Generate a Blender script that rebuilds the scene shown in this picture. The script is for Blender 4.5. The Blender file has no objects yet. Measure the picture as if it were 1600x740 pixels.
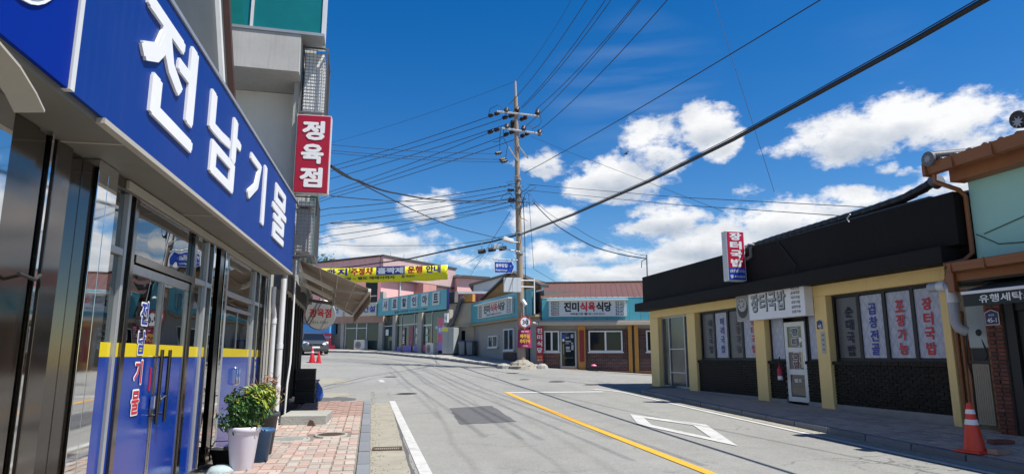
import bpy, bmesh, math, random
from mathutils import Vector, Matrix
random.seed(7)
R = math.radians
scene = bpy.context.scene
COL = scene.collection

# ------------------------------------------------------------------ camera
F_PX, PITCH, YAW, EYE = 1030.0, R(10.3), R(9.97), 1.6
cam_d = bpy.data.cameras.new('camera'); cam = bpy.data.objects.new('camera', cam_d); COL.objects.link(cam)
cam_d.sensor_width = 36.0; cam_d.lens = 36.0 * F_PX / 1600.0
cam_d.clip_start = 0.05; cam_d.clip_end = 2000
cam.location = (0, 0, EYE); cam.rotation_euler = (R(90) + PITCH, 0, -YAW)
scene.camera = cam

def ray(u, v):
    a = (u - 800) / F_PX; b = (370 - v) / F_PX
    f = math.cos(PITCH) - math.sin(PITCH) * b; z = math.sin(PITCH) + math.cos(PITCH) * b
    return Vector((a * math.cos(YAW) + f * math.sin(YAW), -a * math.sin(YAW) + f * math.cos(YAW), z))
EYEV = Vector((0, 0, EYE))
def at_y(u, v, y): d = ray(u, v); return EYEV + d * (y / d.y)
def at_h(u, v, z): d = ray(u, v); return EYEV + d * ((z - EYE) / d.z)

# ------------------------------------------------------------------ light
SUN = Vector((0.44, -0.26, 1.0)).normalized()
EXPOSURE = 0.75
sun_d = bpy.data.lights.new('sun', 'SUN'); sun_d.energy = 4.6; sun_d.angle = R(0.53); sun_d.color = (1.0, 0.955, 0.88)
sun = bpy.data.objects.new('sun', sun_d); COL.objects.link(sun)
sun.rotation_euler = SUN.to_track_quat('Z', 'Y').to_euler(); sun.location = (20, -20, 60)
scene.view_settings.view_transform = 'Standard'; scene.view_settings.look = 'None'
scene.view_settings.exposure = EXPOSURE; scene.view_settings.gamma = 1.0; scene.view_settings.use_curve_mapping = False
scene.cycles.max_bounces = 8; scene.cycles.transparent_max_bounces = 8
scene.cycles.use_denoising = True

# ------------------------------------------------------------------ world: sky with clouds
# cumulus banks and thin wisps as (azimuth, elevation, half width, half height, strength) in degrees
def azel(u, v):
    d = ray(u, v).normalized(); return math.degrees(math.atan2(d.x, d.y)), math.degrees(math.asin(d.z))
CL = []
for (u, v, ru, rv, k) in [(1335, 208, 90, 48, 1), (1405, 182, 85, 50, 1), (1490, 192, 95, 45, .95), (1570, 200, 80, 45, .7), (1275, 228, 60, 24, .8),
        (1015, 232, 55, 46, 1), (962, 272, 75, 40, 1), (915, 292, 45, 26, .8), (1113, 195, 46, 34, .95), (1142, 222, 28, 26, .7),
        (846, 337, 60, 26, .95), (1035, 342, 72, 28, 1), (985, 360, 50, 18, .85), (1125, 376, 120, 30, .9), (1225, 342, 105, 34, .9),
        (950, 396, 110, 18, .8), (1085, 402, 140, 30, .95), (1000, 424, 120, 26, .95), (1345, 312, 80, 22, .75), (1300, 350, 130, 30, .7),
        (660, 328, 52, 24, .85), (600, 372, 95, 22, .75), (550, 392, 70, 26, .8), (700, 300, 30, 10, .45), (845, 256, 44, 16, .45),
        (1378, 263, 22, 9, .55), (1425, 268, 34, 10, .5), (1180, 303, 34, 12, .55), (1560, 300, 70, 40, .6),
        (620, 395, 150, 26, .62), (880, 392, 60, 22, .75), (1180, 420, 90, 40, .8), (720, 405, 70, 18, .5), (1500, 280, 60, 20, .5),
        (300, 120, 160, 50, .7), (-150, 250, 220, 80, .9), (1900, 250, 200, 60, .9), (2200, 60, 200, 70, .8)]:
    a, e = azel(u, v); d = ray(u, v)
    s = 57.3 / F_PX * (1.0 / (1 + ((u - 800) / F_PX) ** 2 + ((370 - v) / F_PX) ** 2)) ** 0.5
    CL.append((a, e, ru * s / max(.5, math.cos(R(e))) , rv * s, k))
rr = random.Random(3)
for i in range(12):                       # the same kind of fair-weather cumulus carries on round the rest of the sky
    CL.append((rr.uniform(60, 310), rr.uniform(6, 40), rr.uniform(7, 15), rr.uniform(2.5, 5.5), rr.uniform(.7, 1)))

world = bpy.data.worlds.new('World'); scene.world = world; world.use_nodes = True
nt = world.node_tree; N = nt.nodes; L = nt.links; N.clear()
def nd(tree, t, **kw):
    n = tree.nodes.new(t)
    for k, v in kw.items(): setattr(n, k, v)
    return n
def mth(tree, op, a, b=None, c=None, clamp=False):
    n = tree.nodes.new('ShaderNodeMath'); n.operation = op; n.use_clamp = clamp
    for i, x in enumerate((a, b, c)):
        if x is None: continue
        if isinstance(x, (int, float)): n.inputs[i].default_value = x
        else: tree.links.new(x, n.inputs[i])
    return n.outputs[0]
out = nd(nt, 'ShaderNodeOutputWorld'); bg = nd(nt, 'ShaderNodeBackground')
sky = nd(nt, 'ShaderNodeTexSky', sky_type='NISHITA', sun_disc=False)
sky.sun_elevation = math.asin(SUN.z); sky.sun_rotation = math.atan2(SUN.x, SUN.y)
sky.altitude = 100; sky.air_density = 1.0; sky.dust_density = 0.25; sky.ozone_density = 2.2
SKY_STR, CLOUD = 0.076, 7.9
hs = nd(nt, 'ShaderNodeHueSaturation'); hs.inputs['Saturation'].default_value = 1.46; hs.inputs['Value'].default_value = 1.0
hs.inputs['Hue'].default_value = 0.507
L.new(sky.outputs[0], hs.inputs['Color'])
tc = nd(nt, 'ShaderNodeTexCoord'); sep = nd(nt, 'ShaderNodeSeparateXYZ'); L.new(tc.outputs['Generated'], sep.inputs[0])
nz = nd(nt, 'ShaderNodeTexNoise'); nz.inputs['Scale'].default_value = 11; nz.inputs['Detail'].default_value = 9; nz.inputs['Roughness'].default_value = .62
mp = nd(nt, 'ShaderNodeMapping'); mp.inputs['Scale'].default_value = (1, 1, 1.7); L.new(tc.outputs['Generated'], mp.inputs[0]); L.new(mp.outputs[0], nz.inputs['Vector'])
nz2 = nd(nt, 'ShaderNodeTexNoise'); nz2.inputs['Scale'].default_value = 6; nz2.inputs['Detail'].default_value = 5
mp2 = nd(nt, 'ShaderNodeMapping'); mp2.inputs['Location'].default_value = (3.1, 1.2, .4); L.new(tc.outputs['Generated'], mp2.inputs[0]); L.new(mp2.outputs[0], nz2.inputs['Vector'])
sep2 = nd(nt, 'ShaderNodeSeparateColor'); L.new(nz2.outputs['Color'], sep2.inputs[0])
az = mth(nt, 'MULTIPLY', mth(nt, 'ARCTAN2', sep.outputs[0], sep.outputs[1]), 57.2958)
el = mth(nt, 'MULTIPLY', mth(nt, 'ARCSINE', sep.outputs[2]), 57.2958)
az = mth(nt, 'ADD', az, mth(nt, 'MULTIPLY', mth(nt, 'SUBTRACT', sep2.outputs[0], .5), 5.0))
el = mth(nt, 'ADD', el, mth(nt, 'MULTIPLY', mth(nt, 'SUBTRACT', sep2.outputs[1], .5), 2.6))
field = None; low = None
for (a, e, ra, re, k) in CL:
    da = mth(nt, 'SUBTRACT', az, a)
    da = mth(nt, 'WRAP', da, 180.0, -180.0)
    x = mth(nt, 'MULTIPLY', da, 1 / ra); y = mth(nt, 'MULTIPLY', mth(nt, 'SUBTRACT', el, e), 1 / re)
    r2 = mth(nt, 'ADD', mth(nt, 'MULTIPLY', x, x), mth(nt, 'MULTIPLY', y, y))
    f = mth(nt, 'MULTIPLY', mth(nt, 'SUBTRACT', 1.25, r2), k)
    field = f if field is None else mth(nt, 'MAXIMUM', field, f)
    w = mth(nt, 'MULTIPLY', mth(nt, 'MAXIMUM', f, 0.0), mth(nt, 'MULTIPLY', y, -1.0))
    low = w if low is None else mth(nt, 'MAXIMUM', low, w)
field = mth(nt, 'MAXIMUM', field, -1.5)
nz5 = nd(nt, 'ShaderNodeTexNoise'); nz5.inputs['Scale'].default_value = 34; nz5.inputs['Detail'].default_value = 7; nz5.inputs['Roughness'].default_value = .65; L.new(mp.outputs[0], nz5.inputs['Vector'])
nn = mth(nt, 'ADD', mth(nt, 'SUBTRACT', nz.outputs['Fac'], .5), mth(nt, 'MULTIPLY', mth(nt, 'SUBTRACT', nz5.outputs['Fac'], .5), .38))
dens_raw = mth(nt, 'ADD', mth(nt, 'MULTIPLY', field, .72), mth(nt, 'MULTIPLY', nn, 3.4))
mr = nd(nt, 'ShaderNodeMapRange', interpolation_type='SMOOTHSTEP'); L.new(dens_raw, mr.inputs[0])
mr.inputs[1].default_value = 0.0; mr.inputs[2].default_value = 0.72; mr.inputs[3].default_value = 0; mr.inputs[4].default_value = 1
# streaky high cirrus
mp3 = nd(nt, 'ShaderNodeMapping'); mp3.inputs['Rotation'].default_value = (0, R(24), 0); mp3.inputs['Scale'].default_value = (3.0, 3.0, 26)
L.new(tc.outputs['Generated'], mp3.inputs[0])
nz3 = nd(nt, 'ShaderNodeTexNoise'); nz3.inputs['Scale'].default_value = 1.6; nz3.inputs['Detail'].default_value = 6; L.new(mp3.outputs[0], nz3.inputs['Vector'])
nz4 = nd(nt, 'ShaderNodeTexNoise'); nz4.inputs['Scale'].default_value = 2.6; nz4.inputs['Detail'].default_value = 2; L.new(mp2.outputs[0], nz4.inputs['Vector'])
ca, ce = azel(985, 140)
cx_ = mth(nt, 'MULTIPLY', mth(nt, 'SUBTRACT', az, ca), 1 / 9.0); cy_ = mth(nt, 'MULTIPLY', mth(nt, 'SUBTRACT', el, ce), 1 / 7.0)
cm = mth(nt, 'SUBTRACT', 1.0, mth(nt, 'ADD', mth(nt, 'MULTIPLY', cx_, cx_), mth(nt, 'MULTIPLY', cy_, cy_)), clamp=True)
cir = mth(nt, 'MULTIPLY', mth(nt, 'MULTIPLY', mth(nt, 'SUBTRACT', nz3.outputs['Fac'], .40), 2.2, clamp=True),
          mth(nt, 'ADD', mth(nt, 'MULTIPLY', cm, .19), mth(nt, 'MULTIPLY', mth(nt, 'SUBTRACT', nz4.outputs['Fac'], .58, clamp=True), .5)))
# grey bases and soft modelling inside the clouds
shade = mth(nt, 'SUBTRACT', 1.0, mth(nt, 'MULTIPLY', mth(nt, 'MULTIPLY', low, 1.2, clamp=True), .62))
shade = mth(nt, 'ADD', shade, mth(nt, 'MULTIPLY', mth(nt, 'SUBTRACT', nz.outputs['Fac'], .5), -1.1))
shade = mth(nt, 'ADD', shade, mth(nt, 'MULTIPLY', mth(nt, 'SUBTRACT', nz2.outputs['Fac'], .5), .7))
shade = mth(nt, 'MINIMUM', mth(nt, 'MAXIMUM', shade, .45), 1.12)
cc = nd(nt, 'ShaderNodeMix', data_type='RGBA')
cc.inputs[6].default_value = (.34 * CLOUD, .42 * CLOUD, .54 * CLOUD, 1); cc.inputs[7].default_value = (1.0 * CLOUD, 1.0 * CLOUD, 1.0 * CLOUD, 1)
shn = nd(nt, 'ShaderNodeMapRange'); L.new(shade, shn.inputs[0]); shn.inputs[1].default_value = .3; shn.inputs[2].default_value = 1.02
L.new(shn.outputs[0], cc.inputs[0])
mix1 = nd(nt, 'ShaderNodeMix', data_type='RGBA'); L.new(cir, mix1.inputs[0]); L.new(hs.outputs[0], mix1.inputs[6]); mix1.inputs[7].default_value = (.62 * CLOUD, .74 * CLOUD, .9 * CLOUD, 1)
mix2 = nd(nt, 'ShaderNodeMix', data_type='RGBA'); L.new(mth(nt, 'MULTIPLY', mr.outputs[0], .97), mix2.inputs[0]); L.new(mix1.outputs[2], mix2.inputs[6]); L.new(cc.outputs[2], mix2.inputs[7])
L.new(mix2.outputs[2], bg.inputs[0]); bg.inputs[1].default_value = SKY_STR; L.new(bg.outputs[0], out.inputs[0])

# ------------------------------------------------------------------ materials
MATS = {}
def mat(name, col, rough=.6, metal=0.0, var=.12, scale=6.0, bump=0.0, bscale=60.0, spec=.5, dirt=0.0, dcol=(.05, .045, .04), streak=0.0, obj_var=0.0, tint=None, coat=0.0):
    """painted / mineral surface: base colour with broad and fine grain, optional dirt blotches, vertical streaks, relief"""
    if name in MATS: return MATS[name]
    m = bpy.data.materials.new(name); m.use_nodes = True; t = m.node_tree; b = t.nodes['Principled BSDF']
    b.inputs['Roughness'].default_value = rough; b.inputs['Metallic'].default_value = metal
    b.inputs['Specular IOR Level'].default_value = spec
    if coat: b.inputs['Coat Weight'].default_value = coat; b.inputs['Coat Roughness'].default_value = .08
    tcn = t.nodes.new('ShaderNodeTexCoord'); co = tcn.outputs['Object']
    n1 = t.nodes.new('ShaderNodeTexNoise'); n1.inputs['Scale'].default_value = scale; n1.inputs['Detail'].default_value = 6; n1.inputs['Roughness'].default_value = .65
    t.links.new(co, n1.inputs['Vector'])
    n2 = t.nodes.new('ShaderNodeTexNoise'); n2.inputs['Scale'].default_value = scale * .17; n2.inputs['Detail'].default_value = 3
    t.links.new(co, n2.inputs['Vector'])
    v = mth(t, 'ADD', mth(t, 'MULTIPLY', n1.outputs['Fac'], .6), mth(t, 'MULTIPLY', n2.outputs['Fac'], .4))
    k = mth(t, 'ADD', mth(t, 'MULTIPLY', mth(t, 'SUBTRACT', v, .5), var * 4), 1.0)
    if obj_var:
        oi = t.nodes.new('ShaderNodeObjectInfo')
        k = mth(t, 'MULTIPLY', k, mth(t, 'ADD', mth(t, 'MULTIPLY', oi.outputs['Random'], obj_var), 1 - obj_var / 2))
    rgb = t.nodes.new('ShaderNodeRGB'); rgb.outputs[0].default_value = (*col, 1); src = rgb.outputs[0]
    if tint:
        oi2 = t.nodes.new('ShaderNodeObjectInfo'); wn = t.nodes.new('ShaderNodeTexWhiteNoise'); wn.noise_dimensions = '1D'
        t.links.new(oi2.outputs['Random'], wn.inputs['W'])
        mx = t.nodes.new('ShaderNodeMix'); mx.data_type = 'RGBA'; t.links.new(wn.outputs['Value'], mx.inputs[0]); t.links.new(src, mx.inputs[6]); mx.inputs[7].default_value = (*tint, 1); src = mx.outputs[2]
    vm = t.nodes.new('ShaderNodeVectorMath'); vm.operation = 'SCALE'; t.links.new(src, vm.inputs[0]); t.links.new(k, vm.inputs['Scale']); src = vm.outputs[0]
    if dirt:
        n3 = t.nodes.new('ShaderNodeTexNoise'); n3.inputs['Scale'].default_value = scale * .5; n3.inputs['Detail'].default_value = 8; n3.inputs['Roughness'].default_value = .7
        t.links.new(co, n3.inputs['Vector'])
        f = mth(t, 'MULTIPLY', mth(t, 'SUBTRACT', n3.outputs['Fac'], .48), 4.0, clamp=True); f = mth(t, 'MULTIPLY', f, dirt)
        mx = t.nodes.new('ShaderNodeMix'); mx.data_type = 'RGBA'; t.links.new(f, mx.inputs[0]); t.links.new(src, mx.inputs[6]); mx.inputs[7].default_value = (*dcol, 1); src = mx.outputs[2]
    if streak:
        mpn = t.nodes.new('ShaderNodeMapping'); mpn.inputs['Scale'].default_value = (7, 7, .35); t.links.new(co, mpn.inputs[0])
        n4 = t.nodes.new('ShaderNodeTexNoise'); n4.inputs['Scale'].default_value = 2.2; n4.inputs['Detail'].default_value = 6; t.links.new(mpn.outputs[0], n4.inputs['Vector'])
        f = mth(t, 'MULTIPLY', mth(t, 'MULTIPLY', mth(t, 'SUBTRACT', n4.outputs['Fac'], .5), 4.0, clamp=True), streak)
        mx = t.nodes.new('ShaderNodeMix'); mx.data_type = 'RGBA'; t.links.new(f, mx.inputs[0]); t.links.new(src, mx.inputs[6]); mx.inputs[7].default_value = (*dcol, 1); src = mx.outputs[2]
    t.links.new(src, b.inputs['Base Color'])
    rv = mth(t, 'ADD', mth(t, 'MULTIPLY', mth(t, 'SUBTRACT', v, .5), .3), rough, clamp=True); t.links.new(rv, b.inputs['Roughness'])
    if bump:
        n5 = t.nodes.new('ShaderNodeTexNoise'); n5.inputs['Scale'].default_value = bscale; n5.inputs['Detail'].default_value = 5; t.links.new(co, n5.inputs['Vector'])
        bp = t.nodes.new('ShaderNodeBump'); bp.inputs['Strength'].default_value = bump; bp.inputs['Distance'].default_value = .02
        t.links.new(n5.outputs['Fac'], bp.inputs['Height']); t.links.new(bp.outputs[0], b.inputs['Normal'])
    MATS[name] = m; return m

def glass_mat(name, tint=(.35, .42, .42), refl=1.0, ior=1.55, rough=.0, wob=.02, gain=1.25):
    """pane: sees through with a tint, mirrors more at a slant"""
    if name in MATS: return MATS[name]
    m = bpy.data.materials.new(name); m.use_nodes = True; t = m.node_tree; t.nodes.remove(t.nodes['Principled BSDF'])
    o = t.nodes['Material Output']; tr = t.nodes.new('ShaderNodeBsdfTransparent'); tr.inputs[0].default_value = (*tint, 1)
    gl = t.nodes.new('ShaderNodeBsdfGlossy'); gl.inputs['Roughness'].default_value = rough; gl.inputs[0].default_value = (refl, refl, refl, 1)
    fr = t.nodes.new('ShaderNodeFresnel'); fr.inputs[0].default_value = ior
    mx = t.nodes.new('ShaderNodeMixShader'); t.links.new(mth(t, 'MULTIPLY', fr.outputs[0], gain, clamp=True), mx.inputs[0]); t.links.new(tr.outputs[0], mx.inputs[1]); t.links.new(gl.outputs[0], mx.inputs[2])
    if wob:
        tcn = t.nodes.new('ShaderNodeTexCoord'); n = t.nodes.new('ShaderNodeTexNoise'); n.inputs['Scale'].default_value = 1.6; n.inputs['Detail'].default_value = 1
        t.links.new(tcn.outputs['Object'], n.inputs['Vector']); bp = t.nodes.new('ShaderNodeBump'); bp.inputs['Strength'].default_value = wob * 5; bp.inputs['Distance'].default_value = .05
        t.links.new(n.outputs['Fac'], bp.inputs['Height']); t.links.new(bp.outputs[0], gl.inputs['Normal'])
    t.links.new(mx.outputs[0], o.inputs[0]); MATS[name] = m; return m

def film_mat(name, a, b_, scale=9.0, rough=.35):
    """frosted window film printed with a diamond lattice"""
    if name in MATS: return MATS[name]
    m = bpy.data.materials.new(name); m.use_nodes = True; t = m.node_tree; b = t.nodes['Principled BSDF']; b.inputs['Roughness'].default_value = rough
    tcn = t.nodes.new('ShaderNodeTexCoord'); s = t.nodes.new('ShaderNodeSeparateXYZ'); t.links.new(tcn.outputs['Object'], s.inputs[0])
    p = mth(t, 'ADD', mth(t, 'MULTIPLY', s.outputs[0], scale), mth(t, 'MULTIPLY', s.outputs[2], scale * .62))
    q = mth(t, 'SUBTRACT', mth(t, 'MULTIPLY', s.outputs[0], scale), mth(t, 'MULTIPLY', s.outputs[2], scale * .62))
    fa = mth(t, 'ABSOLUTE', mth(t, 'SUBTRACT', mth(t, 'FRACT', p), .5)); fb = mth(t, 'ABSOLUTE', mth(t, 'SUBTRACT', mth(t, 'FRACT', q), .5))
    line = mth(t, 'GREATER_THAN', mth(t, 'MAXIMUM', fa, fb), .42)
    ch = mth(t, 'LESS_THAN', mth(t, 'ADD', mth(t, 'FLOORED_MODULO', mth(t, 'FLOOR', p), 2.0), mth(t, 'FLOORED_MODULO', mth(t, 'FLOOR', q), 2.0)), .5)
    n = t.nodes.new('ShaderNodeTexNoise'); n.inputs['Scale'].default_value = 3; n.inputs['Detail'].default_value = 5; t.links.new(tcn.outputs['Object'], n.inputs['Vector'])
    f = mth(t, 'ADD', mth(t, 'MULTIPLY', line, .45), mth(t, 'MULTIPLY', ch, .4)); f = mth(t, 'ADD', f, mth(t, 'MULTIPLY', mth(t, 'SUBTRACT', n.outputs['Fac'], .5), .9), clamp=True)
    mx = t.nodes.new('ShaderNodeMix'); mx.data_type = 'RGBA'; t.links.new(f, mx.inputs[0]); mx.inputs[6].default_value = (*a, 1); mx.inputs[7].default_value = (*b_, 1)
    t.links.new(mx.outputs[2], b.inputs['Base Color']); MATS[name] = m; return m

def asphalt_mat():
    m = bpy.data.materials.new('asphalt'); m.use_nodes = True; t = m.node_tree; b = t.nodes['Principled BSDF']
    tcn = t.nodes.new('ShaderNodeTexCoord'); co = tcn.outputs['Object']; s = t.nodes.new('ShaderNodeSeparateXYZ'); t.links.new(co, s.inputs[0])
    def noise(sc, det=4, vec=co, ro=.6):
        n = t.nodes.new('ShaderNodeTexNoise'); n.inputs['Scale'].default_value = sc; n.inputs['Detail'].default_value = det; n.inputs['Roughness'].default_value = ro
        t.links.new(vec, n.inputs['Vector']); return n.outputs['Fac']
    big = noise(.35, 4); mid = noise(2.2, 6); fine = noise(60, 4, ro=.8)
    vo = t.nodes.new('ShaderNodeTexVoronoi'); vo.inputs['Scale'].default_value = 95; t.links.new(co, vo.inputs['Vector'])
    k = mth(t, 'ADD', mth(t, 'MULTIPLY', mth(t, 'SUBTRACT', big, .5), .4), 1.0)
    k = mth(t, 'ADD', k, mth(t, 'MULTIPLY', mth(t, 'SUBTRACT', mid, .5), .3))
    k = mth(t, 'ADD', k, mth(t, 'MULTIPLY', mth(t, 'SUBTRACT', fine, .5), 1.3)); k = mth(t, 'ADD', k, mth(t, 'MULTIPLY', mth(t, 'SUBTRACT', noise(24, 5, ro=.8), .5), .9))
    k = mth(t, 'SUBTRACT', k, mth(t, 'MULTIPLY', mth(t, 'MULTIPLY', mth(t, 'SUBTRACT', noise(.9, 7, ro=.7), .60), 6.0, clamp=True), .16))
    k = mth(t, 'ADD', k, mth(t, 'MULTIPLY', mth(t, 'SUBTRACT', vo.outputs['Distance'], .45), .35))
    # rubber tracks that follow the bend to the left
    yy = mth(t, 'MAXIMUM', mth(t, 'SUBTRACT', s.outputs[1], 17.0), 0.0)
    xb = mth(t, 'ADD', s.outputs[0], mth(t, 'MULTIPLY', mth(t, 'MULTIPLY', yy, yy), .0055))
    xb = mth(t, 'ADD', xb, mth(t, 'MULTIPLY', mth(t, 'SUBTRACT', noise(.25, 2), .5), .5))
    tr = None
    for (cx, w, a) in ((1.05, .09, .34), (1.55, .30, .12), (2.2, .08, .34), (2.85, .13, .28), (4.6, .3, .10), (6.3, .3, .10)):
        g = mth(t, 'SUBTRACT', 1.0, mth(t, 'ABSOLUTE', mth(t, 'MULTIPLY', mth(t, 'SUBTRACT', xb, cx), 1 / w)), clamp=True)
        g = mth(t, 'MULTIPLY', g, a * .6); tr = g if tr is None else mth(t, 'ADD', tr, g)
    tr = mth(t, 'MULTIPLY', tr, mth(t, 'ADD', mth(t, 'MULTIPLY', noise(1.2, 5), 1.2), .2))
    k = mth(t, 'MULTIPLY', k, mth(t, 'SUBTRACT', 1.0, tr))
    # hairline cracks
    vc = t.nodes.new('ShaderNodeTexVoronoi'); vc.feature = 'DISTANCE_TO_EDGE'; vc.inputs['Scale'].default_value = .42
    wv = t.nodes.new('ShaderNodeVectorMath'); wv.operation = 'ADD'; nv = t.nodes.new('ShaderNodeTexNoise'); nv.inputs['Scale'].default_value = 1.4; nv.inputs['Detail'].default_value = 6
    t.links.new(co, nv.inputs['Vector']); t.links.new(co, wv.inputs[0]); t.links.new(nv.outputs['Color'], wv.inputs[1]); t.links.new(wv.outputs[0], vc.inputs['Vector'])
    cr = mth(t, 'MULTIPLY', mth(t, 'LESS_THAN', vc.outputs['Distance'], .006), mth(t, 'MULTIPLY', mth(t, 'SUBTRACT', noise(.5, 2), .50), 6.0, clamp=True))
    k = mth(t, 'MULTIPLY', k, mth(t, 'SUBTRACT', 1.0, mth(t, 'MULTIPLY', cr, .5)))
    vm = t.nodes.new('ShaderNodeVectorMath'); vm.operation = 'SCALE'; vm.inputs[0].default_value = (.222, .222, .208); t.links.new(k, vm.inputs['Scale'])
    t.links.new(vm.outputs[0], b.inputs['Base Color']); b.inputs['Roughness'].default_value = .9; b.inputs['Specular IOR Level'].default_value = .25
    bp = t.nodes.new('ShaderNodeBump'); bp.inputs['Strength'].default_value = .55; bp.inputs['Distance'].default_value = .012
    t.links.new(mth(t, 'ADD', fine, mth(t, 'MULTIPLY', vo.outputs['Distance'], .6)), bp.inputs['Height']); t.links.new(bp.outputs[0], b.inputs['Normal'])
    MATS['asphalt'] = m; return m

def brick_mat(name, a, b_, mort, scale=1.0, sx=.21, sz=.075, light=None):
    """far brickwork: courses too small to pick apart"""
    m = bpy.data.materials.new(name); m.use_nodes = True; t = m.node_tree; p = t.nodes['Principled BSDF']; p.inputs['Roughness'].default_value = .85
    tcn = t.nodes.new('ShaderNodeTexCoord'); mpn = t.nodes.new('ShaderNodeMapping'); mpn.inputs['Rotation'].default_value = (R(90), 0, 0); t.links.new(tcn.outputs['Object'], mpn.inputs[0])
    br = t.nodes.new('ShaderNodeTexBrick'); br.inputs['Scale'].default_value = 1.0; br.inputs['Brick Width'].default_value = sx; br.inputs['Row Height'].default_value = sz; br.inputs['Mortar Size'].default_value = .007
    br.inputs['Color1'].default_value = (*a, 1); br.inputs['Color2'].default_value = (*b_, 1); br.inputs['Mortar'].default_value = (*mort, 1); br.inputs['Bias'].default_value = -.1
    t.links.new(mpn.outputs[0], br.inputs['Vector'])
    n = t.nodes.new('ShaderNodeTexNoise'); n.inputs['Scale'].default_value = 3; n.inputs['Detail'].default_value = 6; t.links.new(tcn.outputs['Object'], n.inputs['Vector'])
    vm = t.nodes.new('ShaderNodeVectorMath'); vm.operation = 'SCALE'; t.links.new(br.outputs[0], vm.inputs[0]); t.links.new(mth(t, 'ADD', mth(t, 'MULTIPLY', n.outputs['Fac'], 1.2), .4), vm.inputs['Scale'])
    t.links.new(vm.outputs[0], p.inputs['Base Color'])
    bp = t.nodes.new('ShaderNodeBump'); bp.inputs['Strength'].default_value = .6; bp.inputs['Distance'].default_value = .01; bp.invert = True
    t.links.new(br.outputs['Fac'], bp.inputs['Height']); t.links.new(bp.outputs[0], p.inputs['Normal'])
    MATS[name] = m; return m

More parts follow.
